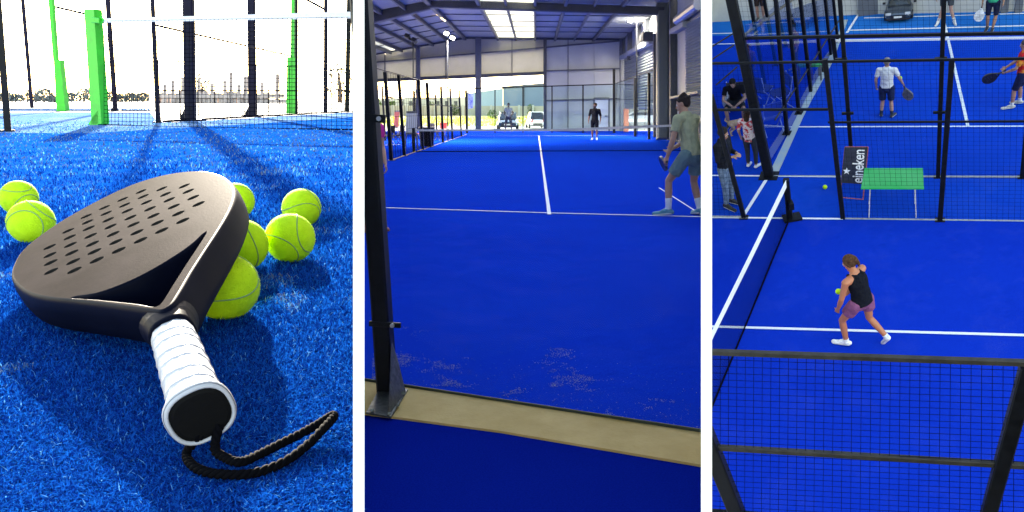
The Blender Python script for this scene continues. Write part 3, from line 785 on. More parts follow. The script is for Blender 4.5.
# side wall on the right
PS = Plane(w, (XR, YE, 0), (XR, 30, 0))
sw = thing('hall_side_wall', 'right hand hall wall with ribbed roller shutters and steel columns', 'wall', w, (XR, YE, 0))
def sq(px, th=.1): return MB().quad(*[PS.P(*p) for p in px], th, n=(1, 0, 0))
eav = lambda x: 38.6 - (x - 622.5) * .98
M_shut = mat('grey_roller_shutter', (.20, .235, .23), .5, noise=.12, nscale=1.5)
M_cladg = mat('white_grey_cladding', (.34, .36, .37), .6, noise=.12, nscale=.7)
part('wall_panel', sq([(622.5, 56), (663, 36), (663, eav(663)), (622.5, 38.6)]), M_cladg, sw)
part('wall_panel', sq([(676, 120), (706, 136), (706, -50), (676, -20)]), M_cladg, sw)
part('wall_panel', MB().quad(*[PS.P(*q) + Vector((.12, 0, 0)) for q in ((654, 137), (707, 150), (707, -60), (640, 16), )], .1, n=(1, 0, 0)), M_cladg, sw)
part('wall_panel', MB().quad(*[PS.P(*q) + Vector((.12, 0, 0)) for q in ((620, 60), (660, 38), (660, -4), (620, 36), )], .1, n=(1, 0, 0)), M_cladg, sw)
def shutter(x0, x1, yt0, yt1, yb0, yb1, n):
    mb = MB(); o = Vector((-.08, 0, 0))
    for i in range(n):
        a, b = i / n, (i + .5) / n; c = (i + 1) / n
        def pt(x, t_): 
            yt = yt0 + (yt1 - yt0) * (x - x0) / (x1 - x0); yb = yb0 + (yb1 - yb0) * (x - x0) / (x1 - x0)
            return PS.P(x, yb + (yt - yb) * t_)
        mb.add([pt(x0, a) + o, pt(x1, a) + o, pt(x1, b) + o * 2.0, pt(x0, b) + o * 2.0, pt(x1, c) + o, pt(x0, c) + o], [(0, 1, 2, 3), (3, 2, 4, 5)])
    return mb
s1 = part('roller_shutter', shutter(626, 656, 58, 42, 109, 108.5, 22), M_shut, sw)
part('shutter_box', MB().bar(PS.P(624, 58) + Vector((-.2, 0, 0)), PS.P(656, 41) + Vector((-.2, 0, 0)), .3, .3), M_cladg, s1)
s2 = part('roller_shutter', shutter(689, 706, 24, 14, 116, 118, 32), M_shut, sw)
part('shutter_box', MB().tube([PS.P(684, 20) + Vector((-.25, 0, 0)), PS.P(706, 4) + Vector((-.25, 0, 0))], .2, 12), mat('galvanised_drum', (.45, .47, .48), .4, .6), s2)
part('shutter_motor', MB().box(PS.P(657, 37) + Vector((-.5, 0, 0)), (.5, .9, .45)).box(PS.P(653, 38) + Vector((-.5, 0, 0)), (.3, .6, .3)), M_steeld, s1)
def sbar(a, b, wpx, m, nm='column', dp=.3, off=-.15):
    p = PS.P(*a) + Vector((off, 0, 0)); q = PS.P(*b) + Vector((off, 0, 0)); k = pxm(w, p)
    part(nm, MB().bar(p, q, dp, wpx * k * 2.2, up=(0, 1, 0)), m, sw)
sbar((659.5, 137), (659.5, 34), 2.2, M_steeld); sbar((670, 139), (670, -30), 5.5, mat('grey_green_column', (.13, .15, .15), .5, noise=.15), off=-.35, dp=.5)
sbar((677, 139), (677, -30), 2, M_steeld); sbar((668.5, 139), (668.5, -30), 2.4, M_steeld, off=-.05); sbar((673.5, 139), (673.5, -30), 3.5, M_steel, off=-.02); sbar((625, 131), (625, 57), 1.0, M_steel)  # wide grey bar is added to hide a brightly lit strip of wall
sbar((641, 57), (641, 22), .5, M_steel); sbar((632, 60), (632, 30), .5, M_steel); sbar((650, 44), (650, 14), .5, M_steel)
sbar((676, 98), (706, 92), 1.2, M_steel, 'girt'); sbar((676, 32), (690, 24), 2.5, M_cladg, 'girt')
sbar((622.5, 39.5), (663, -1), 1.5, M_steeld, 'eaves_beam')
part('door_jamb', MB().bar(PS.P(627.5, 132) + Vector((-.1, 0, 0)), PS.P(627.5, 109) + Vector((-.1, 0, 0)), .32), mat('orange_painted_jamb', (.75, .20, .05), .6, noise=.1), sw)
part('dado_panel', sq([(655, 137), (706, 150), (706, 121), (655, 120)], .12), mat('dark_green_wall_panel', (.035, .05, .055), .6, noise=.3, nscale=.8), sw)

# ---- outside beyond the doorway
far = thing('warehouse', 'long grey warehouse beyond the wide doorway', 'building', w, w.G(520, 112.5))
pf = Plane(w, (480, 112.5), (560, 112.5))
part('wall', MB().quad(pf.P(503, 112), pf.P(600, 112), pf.P(600, 80), pf.P(503, 88), 8, n=pf.n), mat('blue_grey_cladding', (.20, .24, .30), .6, noise=.1, nscale=.05), far)
part('end_wall', MB().quad(pf.P(470, 112), pf.P(502.6, 112), pf.P(502.6, 88.3), pf.P(470, 93), 8, n=pf.n), mat('pale_grey_cladding', (.42, .47, .5), .6, noise=.1, nscale=.05), far)
part('roof_edge', MB().bar(pf.P(502, 87.6), pf.P(600, 79.5), .8), M_steel, far)
part('downpipe', MB().bar(pf.P(524, 112), pf.P(524, 84), .6), M_steel, far)
pb2 = Plane(w, (380, 116), (560, 116))
bw = thing('boundary_wall', 'beige boundary wall across the road behind the cars', 'wall', w, w.G(400, 116))
mb = MB(); part('wall', MB().quad(pb2.P(358.5, 116), pb2.P(700, 116), pb2.P(700, 106.5), pb2.P(358.5, 105.5), .6, n=pb2.n), mat('beige_render', (.50, .42, .30), .85, noise=.15, nscale=.15), bw)
for x in range(364, 700, 14): part('pier', MB().quad(pb2.P(x, 116), pb2.P(x + 2, 116), pb2.P(x + 2, 105), pb2.P(x, 105), -.5, n=pb2.n), mat('pier_render', (.56, .5, .4), .85), bw)
lo = thing('terrace', 'low cream building behind the boundary wall at the left doorway', 'building', w, w.G(400, 111))
pl_ = Plane(w, (380, 111), (480, 111))
part('wall', MB().quad(pl_.P(358.5, 111), pl_.P(466, 111), pl_.P(466, 97), pl_.P(358.5, 99), 10, n=pl_.n), mat('cream_render', (.62, .56, .45), .85, noise=.08, nscale=.05), lo)
for x in range(364, 462, 9): part('window', MB().quad(pl_.P(x, 107), pl_.P(x + 3.5, 107), pl_.P(x + 3.5, 101), pl_.P(x, 101), -.3, n=pl_.n), mat('dark_window', (.06, .07, .08), .2), lo)
Mg = mat('bush_leaves', (.08, .14, .02), .7, noise=.4, nscale=3)
for i, (x0, x1, yt, yb_) in enumerate(((366, 384, 97, 115), (384, 398, 99, 115), (426, 440, 101, 115), (526, 536, 102.5, 116), (487, 498, 109, 119), (446, 462, 104, 116))):
    far_tree(w, ((x0 + x1) / 2, yb_), x0, x1, yt, 70 + i, 'green bush standing outside the hall along the beige wall', group='bushes outside the hall', m=Mg, name='bush', n=260)
rnd = random.Random(21)
mb = MB()
for i in range(9000):     # long dry grass on the verge
    p = w.G(rnd.uniform(366, 620), rnd.uniform(117, 126.5)); k = pxm(w, p); h = rnd.uniform(.5, 2.2) * k; a = rnd.uniform(-.4, .4) * h
    mb.add([p - Vector((k * .3, 0, 0)), p + Vector((k * .3, 0, 0)), p + Vector((a, 0, h))], [(0, 1, 2)])
solo('verge_grass', mb, [mat('dry_grass_blades', (.30, .34, .03), .9, col2=(.5, .42, .08), nscale=.6, trans=.4)], w, (0, 0, 0), 'yellow green long grass on the verge outside', 'grass', kind='stuff')
# flag banner
pf2 = Plane(w, (470, 127), (490, 127)); b0 = w.G(467.5, 127)
t = thing('flag_banner', 'tall blue feather banner outside between the two doorways', 'banner', w, b0)
part('pole', MB().tube([b0, pf2.P(467.5, 92.5), pf2.P(469, 91)], .05, 6), M_steel, t)
part('cloth', MB().quad(pf2.P(468, 109), pf2.P(473, 108), pf2.P(473.5, 94), pf2.P(468, 92.5), .03, n=pf2.n), mat('blue_banner_cloth', (.05, .06, .42), .8, col2=(.35, .38, .62), nscale=2.2), t)

# ---- fences round the court
fence(w, 'left side court fence of black posts with wire mesh and glass', Plane(w, (391, 160.5), (461, 136.3)),
      posts=[((391.3, 160.5), (385, 72), 4.2), ((404.5, 156), (398.5, 75), 3.6), ((423, 149.7), (418.5, 80), 3), ((430, 147), (427, 83), 3.6), ((443, 142.6), (441, 86.5), 2.8), ((452.5, 139.4), (450, 89), 2.4), ((461.5, 136.4), (459, 91), 2)],
      rails=[((371, 67), (470, 93.5), .9), ((391, 160.3), (467, 134.5), 1.2, M_conc), ((385, 97), (404, 100), 1.0), ((430, 104), (461, 108), .9)],
      meshes=[([(391, 160), (461, 136.3), (460, 91), (385, 72)], .42)], wire=.006, name='side_fence')
fence(w, 'second row of black fence posts left of the whiteboard', Plane(w, (383, 141), (440, 134)), posts=[((385.5, 141), (382, 86), 2.2), ((415.5, 137), (414.5, 91), 1.8), ((437, 135), (435.5, 95), 1.8)],
      rails=[((382, 96.5), (436, 99), 1.1), ((364, 84), (436, 95), .8)], name='outer_fence')
fence(w, 'glass back wall of the court with slim black posts and top rail', Plane(w, (466.5, 133), (614, 133)),
      posts=[((467, 133), (466, 90), 2.4), ((495, 133), (495, 88), 1.1), ((523, 133), (523, 86.5), 1.3), ((552, 133), (552, 85.5), 1.2), ((583, 133), (583, 85), 1.4), ((614, 133), (614, 69), 2.4)],
      rails=[((466, 88.7), (614, 84.2), 1.1)], glass=[[(467, 133), (614, 133), (614, 85), (467, 89)]], name='glass_wall')
fence(w, 'right side court fence with glass and a reddish front post', Plane(w, (614, 133), (706, 149.5)),
      posts=[((635, 136.7), (635, 78), 2.6), ((649, 139.2), (649, 73), 3), ((692, 147), (692.5, 59), 3.4, mat('reddish_brown_post', (.10, .02, .02), .5, noise=.2))],
      rails=[((614, 84), (700, 54), .8)], glass=[[(614, 133), (705, 149.4), (705, 53.5), (614, 84)]], name='side_fence')
# near steel post with clamps, base plate and pane
pp = Plane(w, (384, 392), (420, 393.5)); pb_ = pp.P(387.5, 396); kk = pxm(w, pb_)
t = thing('steel_post', 'heavy near black steel post bolted to the concrete kerb', 'post', w, (pb_.x, pb_.y, 0.012))
part('shaft', MB().bar(pb_ + Vector((0, 0, .012)), pp.P(359.5, -25), 17 * kk, 20 * kk, up=pp.n), M_black, t)
M_plate = mat('galvanised_plate', (.11, .12, .11), .45, .5, col2=(.03, .035, .035), nscale=30)
bp_ = part('base_plate', MB().quad(*[w.G(x, y, .014) for x, y in ((366, 414), (391, 418.5), (408, 390.5), (381, 387.5))], .010, n=(0, 0, 1)), M_plate, t)
for x, y in ((372, 410), (389, 413.5), (403, 393), (398, 405)): part('bolt', MB().tube([w.G(x, y, .022), w.G(x, y, .042)], .009, 6), M_plate, bp_)
part('gusset', MB().add([w.G(388, 415, .024), w.G(405, 392, .024), pp.P(398, 362), pp.P(391, 340)], [(0, 1, 2, 3)]).add([w.G(388.8, 415, .024), w.G(405.8, 392, .024), pp.P(398.5, 362), pp.P(391.5, 340)], [(3, 2, 1, 0)]), M_plate, t)
for yy, x0, x1, h in ((322, 372, 403, 5), (118, 364.5, 388, 7.5)):
    c0 = pp.P(x0, yy - 1) - pp.n * 0.05; c1 = pp.P(x1, yy + 1) - pp.n * .05
    cl = part('glass_clamp', MB().bar(c0, c1, .02, h * kk), M_black, t)
    part('bolt', MB().tube([c1.lerp(c0, .25), c1.lerp(c0, .25) - pp.n * .02], 2.2 * kk, 8), mat('zinc_bolt', (.45, .46, .48), .35, .8), cl)
gp_ = Plane(w, (365, 382.3), (703, 434.6))
t = thing('glass_pane', 'large near glass pane standing on the kerb behind the steel post', 'glass', w, w.G(500, 403))
part('pane', MB().quad(gp_.P(398, 387.6), gp_.P(705, 434.5), gp_.P(705, -30), gp_.P(372, -30), .012, n=gp_.n), M_glassN, t)
part('gasket', MB().bar(gp_.P(362, 382) + Vector((0, 0, .015)), gp_.P(705, 434.6) + Vector((0, 0, .015)), .012, .022), mat('black_gasket', (.02, .03, .02), .7), t)
# ---- net
pn = Plane(w, (414, 152), (706, 150.6)); b = w.G(414, 152)
t = thing('court_net', 'low court net with pale band across the hall court', 'net', w, b)
part('net_post', MB().bar(pn.P(414, 152), pn.P(413.5, 128), .1), M_black, t)
part('top_band', MB().quad(pn.P(414, 131.3), pn.P(560, 131.2), pn.P(560, 128.9), pn.P(414, 129.3), .02, n=pn.n).quad(pn.P(560, 131.2), pn.P(705.5, 125.5), pn.P(705.5, 123), pn.P(560, 128.9), .02, n=pn.n), mat('grey_net_band', (.36, .38, .40), .8), t)
part('net_mesh', MB().wire_grid(pn.P(414, 152), pn.P(705.5, 150.6), pn.P(705.5, 124), pn.P(414, 130), 110, 10, .0012), M_net, t)
part('bottom_cord', MB().tube([pn.P(414, 151.6), pn.P(705.5, 150.4)], .02, 5), M_net, t)
# ---- floodlights on tall poles
lit = emit_mat('lit_led', (1, .98, .92), 6); unlit = mat('unlit_lamp', (.03, .03, .03), .4)
def flood(bx, by, ty, heads, on, label):
    pl0 = Plane(w, (bx, by), (bx + 30, by)); b = w.G(bx, by); k = pxm(w, b)
    t = thing('floodlight', label, 'floodlight', w, b)
    part('pole', MB().bar(pl0.P(bx, by), pl0.P(bx - .4, ty), 1.1 * k), M_black, t)
    for (hx, hy) in heads:
        c = pl0.P(hx, hy)
        h = part('lamp_head', MB().box(c + Vector((0, .12, .03)), (5.0 * k, .25, 3.0 * k), m=Matrix.Rotation(R(-35), 3, 'X') @ Matrix.Rotation(R(25), 3, 'Y')), unlit, t)
        if on:
            ld = bpy.data.lights.new('lamp_light', 'AREA'); ld.energy = 170; ld.size = .5; ld.color = (1, .93, .8)
            lo_ = bpy.data.objects.new('lamp_light', ld); COL.objects.link(lo_); lo_.matrix_world = w.M @ Matrix.Translation(c + Vector((0, -.4, -.3)))
        part('lens', MB().box(c + Vector((0, -.05, 0)), (4.0 * k, .1, 2.4 * k), m=Matrix.Rotation(R(-35), 3, 'X') @ Matrix.Rotation(R(25), 3, 'Y')), lit if on else unlit, h)
    part('cross_arm', MB().bar(pl0.P(heads[0][0] - 2, heads[0][1] - 1.5), pl0.P(heads[-1][0] + 2, heads[-1][1] + 1.5), .1), M_black, t)
flood(413.5, 140, 42, [(407, 37), (414, 41)], False, 'unlit dark floodlight on the leftmost thin pole')
flood(448, 141, 38, [(446.5, 33.5), (452.5, 38)], True, 'lit white twin floodlight on the pole near the left doorway')
flood(637, 137, 20, [(630, 21), (637, 14.5)], True, 'lit white twin floodlight on the pole near the right shutters')
hl = roofpt(PE.P(459, 50).x, 44)
t = thing('ceiling_lamp', 'warm glowing strip lamp under the left roof slope', 'lamp', w, hl)
c = w.at(441, 17.5, w.depth(roofpt(PE.P(452, 50).x, 43)) * .985)
part('housing', MB().box(c + Vector((0, 0, .08)), (.5, .3, .08), .0, Matrix.Rotation(R(38), 3, 'Y') @ Matrix.Rotation(R(20), 3, 'Z')), M_steel, t)
part('tube', MB().box(c, (.55, .22, .07), .0, Matrix.Rotation(R(38), 3, 'Y') @ Matrix.Rotation(R(20), 3, 'Z')), emit_mat('warm_lamp', (1, .7, .3), 1.2), t)

# ---- whiteboard, sign and chairs beside the court
def easel(b, x0, x1, yt, yb, m, name, label, cat, lw=.05):
    pl0 = Plane(w, b, (b[0] + 30, b[1])); p = w.G(*b); t = thing(name, label, cat, w, p); k = pxm(w, p)
    part('board', MB().quad(pl0.P(x0 + .8, yb), pl0.P(x1 - 1, yb), pl0.P(x1, yt), pl0.P(x0 + 1.8, yt), .04, n=pl0.n), m, t)
    for xa, xb in ((x0 + .5, x0 + 2), (x1, x1 - .8)): part('leg', MB().bar(pl0.P(xa, b[1]), pl0.P(xb, yb), lw), M_steel, t)
    part('leg', MB().bar(pl0.P((x0 + x1) / 2, b[1] - 1) + pl0.n * .5, pl0.P((x0 + x1) / 2, yt + 1) + pl0.n * .05, lw), M_steel, t)
    part('frame', MB().bar(pl0.P(x0 + 1.8, yt), pl0.P(x1, yt), lw * 1.4).bar(pl0.P(x0 + .8, yb), pl0.P(x1 - 1, yb), lw * 1.4), M_steel, t)
easel((411, 149), 404.5, 417.5, 112, 133.5, mat('whiteboard_face', (.55, .58, .6), .3), 'whiteboard', 'grey white board on an easel beside the left fence', 'whiteboard')
easel((396, 138), 392.8, 399.4, 111, 127.5, mat('dark_red_sign_face', (.22, .03, .04), .5, col2=(.3, .1, .1), nscale=6), 'sign_board', 'small dark red sign board left of the whiteboard', 'sign')
M_chair = mat('folding_chair_fabric', (.03, .03, .04), .7); M_red = mat('red_chair_fabric', (.5, .04, .04), .7)
def chair(w, b, yaw, label, m, group, s_=1.0, legm=None):
    t = thing('folding_chair', label, 'chair', w, w.G(*b), yaw=yaw, group=group); lm = legm or M_steel
    part('seat', MB().box((0, 0, .44 * s_), (.42, .42, .03), 0), m, t)
    part('backrest', MB().box((0, -.22, .70 * s_), (.42, .03, .3), 0), m, t)
    for sx in (-.2, .2):
        part('leg', MB().bar((sx, .22, 0), (sx, -.20, .5 * s_), .022), lm, t)
        part('leg', MB().bar((sx, -.26, 0), (sx, .16, .46 * s_), .022), lm, t)
        part('back_frame', MB().bar((sx, -.18, .44 * s_), (sx, -.25, .88 * s_), .022), lm, t)
    return t
for b, yaw, m, lab in (((398, 146), 2.2, M_chair, 'dark folding chair left of the whiteboard'), ((418, 143.5), -2.0, M_red, 'red folding chair right of the whiteboard'), ((388, 146), 1.0, M_chair, 'dark folding chair next to the first fence post'),
                       ((434, 141), -2.4, M_chair, 'dark folding chair behind the third fence post'), ((441, 140), 2.6, M_red, 'farthest red folding chair behind the side fence')):
    chair(w, b, yaw, lab, m, 'folding chairs beside the hall court')
b = w.G(427, 146); t = thing('litter_bin', 'black open bin standing against the left side fence', 'bin', w, b)
part('body', MB().tube([b, b + Vector((0, 0, .75))], [.28, .34], 14), M_black, t); part('rim', MB().tube([b + Vector((0, 0, .74)), b + Vector((0, 0, .79))], [.36, .36], 14), M_steel, t)

# ---- cars
def car(w, b, wpx, label, body_c, yaw=math.pi, h=1.48, rear=False, tall=1.0, plate=True, wdt=None, emblem=False):
    """front faces +y of its own frame"""
    p = w.G(*b); t = thing('parked_car', label, 'car', w, p, yaw=yaw)
    W = wdt or wpx * pxm(w, p); s_ = W / 1.78; ln_ = 4.0 * s_; h = h * s_ * tall
    bm_ = mat('car_paint', body_c, .25, .3, spec=.6); bm_.node_tree.nodes['Principled BSDF'].inputs['Coat Weight'].default_value = .6
    gl = mat('car_glass', (.02, .025, .03), .08, spec=.9); bk = mat('car_trim', (.015, .015, .018), .5)
    def loft(secs, m, nm, par=t, smooth=True):   # secs: (y, halfwidth, z0, z1)
        mb = MB(); n = 12; vs = []
        for y, hw, z0, z1 in secs:
            zc = (z0 + z1) / 2; hh = (z1 - z0) / 2
            for k in range(n):
                a = 2 * math.pi * (k + .5) / n; ca, sa = math.cos(a), math.sin(a); f = (abs(ca) ** 5 + abs(sa) ** 5) ** (-.2)
                tp_ = 1 - .10 * max(0, sa * f)
                vs.append(Vector((ca * f * hw * tp_, y, zc + sa * f * hh)))
        fs = [(j * n + i, j * n + (i + 1) % n, (j + 1) * n + (i + 1) % n, (j + 1) * n + i) for j in range(len(secs) - 1) for i in range(n)] + [tuple(range(n)), tuple(range((len(secs) - 1) * n, len(secs) * n))[::-1]]
        mb.add(vs, fs); return part(nm, mb, m, par, smooth=False)
    hw = W / 2
    body = loft([(-ln_ * .5, hw * .86, .28 * s_, .80 * s_), (-ln_ * .47, hw * .95, .2 * s_, .92 * s_), (-ln_ * .2, hw, .18 * s_, .95 * s_), (ln_ * .2, hw, .18 * s_, .92 * s_), (ln_ * .38, hw * .97, .19 * s_, .82 * s_), (ln_ * .48, hw * .9, .22 * s_, .70 * s_), (ln_ * .5, hw * .82, .28 * s_, .6 * s_)], bm_, 'body')
    z1 = h
    loft([(-ln_ * (.46 if rear else .40), hw * .78, .88 * s_, .95 * s_), (-ln_ * .34, hw * .80, .88 * s_, z1 * .96), (-ln_ * .05, hw * .80, .88 * s_, z1), (ln_ * .08, hw * .78, .88 * s_, z1 * .97), (ln_ * .27, hw * .84, .86 * s_, .95 * s_)], gl, 'windows')
    part('roof', MB().box((0, -ln_ * .14, z1 * .985), (hw * 1.46, ln_ * .36, .05 * s_)), bm_, t)
    for sx in (-1, 1):
        part('pillar', MB().bar((sx * hw * .80, ln_ * .25, .93 * s_), (sx * hw * .70, ln_ * .06, z1 * .97), .07 * s_), bm_, t)
        part('pillar', MB().bar((sx * hw * .78, -ln_ * .40, .93 * s_), (sx * hw * .70, -ln_ * .32, z1 * .96), .09 * s_), bm_, t)
        part('mirror', MB().box((sx * (hw + .09 * s_), ln_ * .17, .98 * s_), (.18 * s_, .1 * s_, .13 * s_)), bk if not rear else bm_, t)
        for yy in (ln_ * .31, -ln_ * .31):
            wh = part('wheel', MB().tube([(sx * (hw - .2 * s_), yy, .31 * s_), (sx * (hw + .005), yy, .31 * s_)], .31 * s_, 18), bk, t)
            part('rim', MB().tube([(sx * (hw), yy, .31 * s_), (sx * (hw + .012), yy, .31 * s_)], .19 * s_, 12), mat('wheel_rim', (.3, .3, .32), .35, .8), wh)
        e = -1 if rear else 1
        part('headlight' if not rear else 'tail_light', MB().box((sx * hw * .68, e * ln_ * .485, (.66 if not rear else .8) * s_), (.34 * s_ if not rear else .16 * s_, .14 * s_, .13 * s_ if not rear else .28 * s_)), mat('lamp_glass', (.55, .57, .6) if not rear else (.35, .02, .02), .15), t)
    e = -1 if rear else 1
    part('grille', MB().box((0, e * ln_ * .497, .46 * s_), (hw * 1.1, .06 * s_, .18 * s_)), bk, t)
    part('number_plate', MB().box((0, e * ln_ * .505, (.46 if not rear else .62) * s_), (.5 * s_, .04, .11 * s_)), mat('plate_white', (.7, .7, .66), .5), t)
    part('bumper', MB().box((0, e * ln_ * .49, .29 * s_), (hw * 1.7, .1 * s_, .12 * s_)), bk, t)
    return t
car(w, (508, 129.6), 21, 'dark blue hatchback parked facing the doorway, behind the distant player', (.02, .05, .07), yaw=math.pi)
car(w, (535.5, 128.2), 17, 'white van-like car seen from behind, parked right of the dark hatchback', (.62, .66, .68), yaw=.12, rear=True, tall=1.15)
t = car(w, (645, 128.5), 26, 'white car parked outside below the right roller shutter', (.6, .63, .66), yaw=1.3)
# ================================================================== RIGHT: courts seen from a gallery
w = Rt
gsheet(w, 'ground', [(706, -30), (1400, -60), (1500, 900), (706.5, 900)], -.05, M_conc)
gsheet(w, 'court_turf', [(706, 219), (870, 220.5), (1300, 224), (1400, 800), (706.5, 800)], 0, M_turfR)
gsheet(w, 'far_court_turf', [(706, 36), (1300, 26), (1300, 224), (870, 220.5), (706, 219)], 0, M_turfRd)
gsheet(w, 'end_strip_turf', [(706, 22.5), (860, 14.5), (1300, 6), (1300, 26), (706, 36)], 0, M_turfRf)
def line(a, b, px, name, z=.008):
    A, B = w.G(*a), w.G(*b); k = pxm(w, (A + B) / 2)
    # width is a true width on the turf
    solo(name, strip(w, A, B, px, z=z), M_line, w, (0, 0, z), kind='structure')
line((706, 326.6), (1100, 337.5), .055, 'centre_line')
line((706, 217.6), (843, 219.3), .05, 'side_or_reflection_line', .012)
line((742.5, 217.5), (767.5, 178), .07, 'walkway_line')
line((706, 175.6), (853, 177), .05, 'back_line')
line((760, 127.2), (1100, 126.2), .045, 'service_line')
line((944.5, 24), (968, 127), .06, 'centre_line', .012)
line((706, 44.5), (792, 42.8), .05, 'side_or_reflection_line'); line((706, 34), (740, 33.2), .05, 'side_or_reflection_line')
line((850, 30.5), (1100, 24), .06, 'side_or_reflection_line'); line((864, 18.2), (1100, 11.5), .05, 'end_line'); line((847, 33), (860, 12), .06, 'end_line')
# kerb under the side fence
mb = MB(); 
kp = [(768, 176), (777, 176), (803, 118), (812, 100), (833, 62), (848, 20), (843.5, 20), (828, 60), (806, 98), (797, 116)]
solo('concrete_kerb', poly_sheet(w, [w.G(*p) for p in kp], .01), mat('pale_kerb', (.26, .36, .46), .85, col2=(.36, .40, .40), nscale=3), w, (0, 0, .01), kind='structure')
# far wall
pw = Plane(w, (706, 22.5), (860, 14.5))
Mw = mat('pale_grey_block_wall', (.50, .50, .46), .8, noise=.12, nscale=.8)
t = thing('end_wall', 'pale grey wall closing the hall behind the far courts', 'wall', w, w.G(860, 14.5))
A = w.G(706, 22.5); B = w.G(860, 14.5); C = w.G(1300, 6)
part('wall', MB().quad(A, B, B + Vector((0, 0, 4)), A + Vector((0, 0, 4)), .2, n=(0, 1, 0)), Mw, t)
part('wall', MB().quad(B, C, C + Vector((0, 0, 4)), B + Vector((0, 0, 4)), .2, n=(0, 1, 0)), Mw, t)
for x, y in ((868, 14), (1004, 11.5), (1018, 11.2)):
    q = w.G(x, y); part('pilaster', MB().box(q + Vector((0, -.05, 2)), (.16 if x > 900 else .5, .1, 4), 0), M_steel, t)
car(w, (900, 11.8), 25, 'dark car parked against the pale wall behind the far court', (.02, .035, .06), yaw=math.pi - .1)

# near fence in front of the gallery
ya = 4.7
P0 = Vector((-.75, ya, 0)); 
ra = w.ray(706, 351.5); rb = w.ray(1030, 363.5)
Fp = Plane(w, (0, ya, 0), (1, ya + .0, 0))
M_rail = mat('worn_dark_rail', (.022, .021, .02), .55, col2=(.045, .042, .038), nscale=8, spec=.2)
fence(w, 'near black mesh fence with a worn top rail along the bottom of the court', Fp,
      posts=[((744, 530), (704, 430), 15), ((984, 530), (1029, 366), 13), ],
      rails=[((704, 351.8), (1036, 363.2), 7, M_rail), ((704, 446.6), (1036, 466.4), 7, M_rail), ((704, 511), (1036, 532), 6)],
      meshes=[([(704, 520), (1036, 540), (1036, 364), (704, 352)], .078)], plates=False, wire=.0026, name='gallery_fence')
# far side fence of the near court
fa = Plane(w, (744, 217.5), (1024, 221))
M_bot = mat('galvanised_bottom_rail', (.30, .32, .32), .45, .4, noise=.2)
t = fence(w, 'mesh fence between the near court and the walkway with its open gate bay', fa,
      posts=[((744, 217.5), (711, 95), 4.2), ((843, 219.3), (825, 59), 4.2), ((940, 220.3), (952, 59), 4.5), ((1048, 222), (1070, 57), 4.5)],
      rails=[((704, 63.6), (1060, 58), 2.8), ((828, 122.3), (1060, 121.2), 2.2), ((704, 110), (828, 109.3), 2.6), ((843, 219), (1060, 222), 2.6, M_bot), ((704, 217), (744, 217.3), 2.6, M_bot)],
      meshes=[([(843, 219), (1056, 222), (1066, 60), (825, 61)], .085), ([(706, 216), (744, 217), (718, 112), (706, 112)], .085), ([(714, 109), (828, 109), (825, 61), (707, 62)], .085)], wire=.0022, name='mesh_fence')
# back wall of the far court
fb = Plane(w, (767, 176), (1024, 177.4))
t = fence(w, 'back wall of the far court with thick corner post and glass held by clamps', fb,
      posts=[((769, 176), (729, -12), 9), ((853, 177), (839, -12), 3.6), ((938, 177.2), (944.5, -12), 3.8), ((1022, 177.5), (1040, -12), 4)],
      rails=[((738, 38.2), (1060, 32.4), 3.6), ((769, 176.4), (1060, 177.2), 2.4, M_bot)],
      meshes=[([(742, 37), (1046, 33), (1048, -20), (732, -20)], .095)], glass=[[(853, 176.5), (1040, 177), (1050, 36), (842, 38)]], glassm=glass_mat('thin_glass', (.93, .95, .98), .03), wire=.0020, name='glass_wall')
for x, y in ((841.5, 58), (848, 112), (941, 57), (939.3, 111), (1030, 56)):
    c = fb.P(x, y); k = pxm(w, c)
    part('clamp', MB().box(c - fb.n * .05, (11 * k, .05, 2.2 * k), math.atan2(fb.u.y, fb.u.x)), M_black, t)
# receding side fence of the far court
fc = Plane(w, (769, 168), (839, 40))
fence(w, 'receding glass and mesh side fence along the pale kerb', fc,
      posts=[((787, 133), (775, -10), 4.2), ((799, 113), (786, -12), 4), ((811, 92), (799, -12), 3.8), ((822, 71), (812, -12), 3.4), ((831, 55), (824, -12), 3.2), ((838, 42), (832, -12), 3)],
      rails=[((775, 120), (842, 16), 1.6, M_rail)], glass=[[(770, 166), (838, 42), (834, -5), (745, 25)]], glassm=M_glassR,
      meshes=[([(787, 40), (836, 12), (833, -12), (777, -12)], .12)], wire=.002, name='side_fence')
fd = Plane(w, (742, 128), (800, 20))
fence(w, 'dark posts of the neighbouring court behind the seated man', fd,
      posts=[((752, 110), (733, -12), 4), ((765, 86), (748, -12), 3.6), ((776, 65), (762, -12), 3.4), ((786, 46), (772, -12), 3.2), ((795, 30), (783, -12), 3)],
      rails=[((742, 37), (796, -3), 2.8, mat('tan_rail', (.16, .14, .11), .6))], glass=[[(748, 118), (796, 28), (790, -8), (738, 40)]], glassm=M_glassR, name='side_fence')
fe = Plane(w, (724, 130), (700, 110))
fg = Plane(w, (718, 150), (760, 149))
fence(w, 'three slanting thin struts at the upper left edge of the walkway', fg,
      rails=[((708, 49), (734, 33), 1.4, M_rail), ((712, 59.5), (734, 45), 1.4, M_rail), ((716, 85), (737, 67), 1.4, M_rail)], plates=False, name='strut_frame')
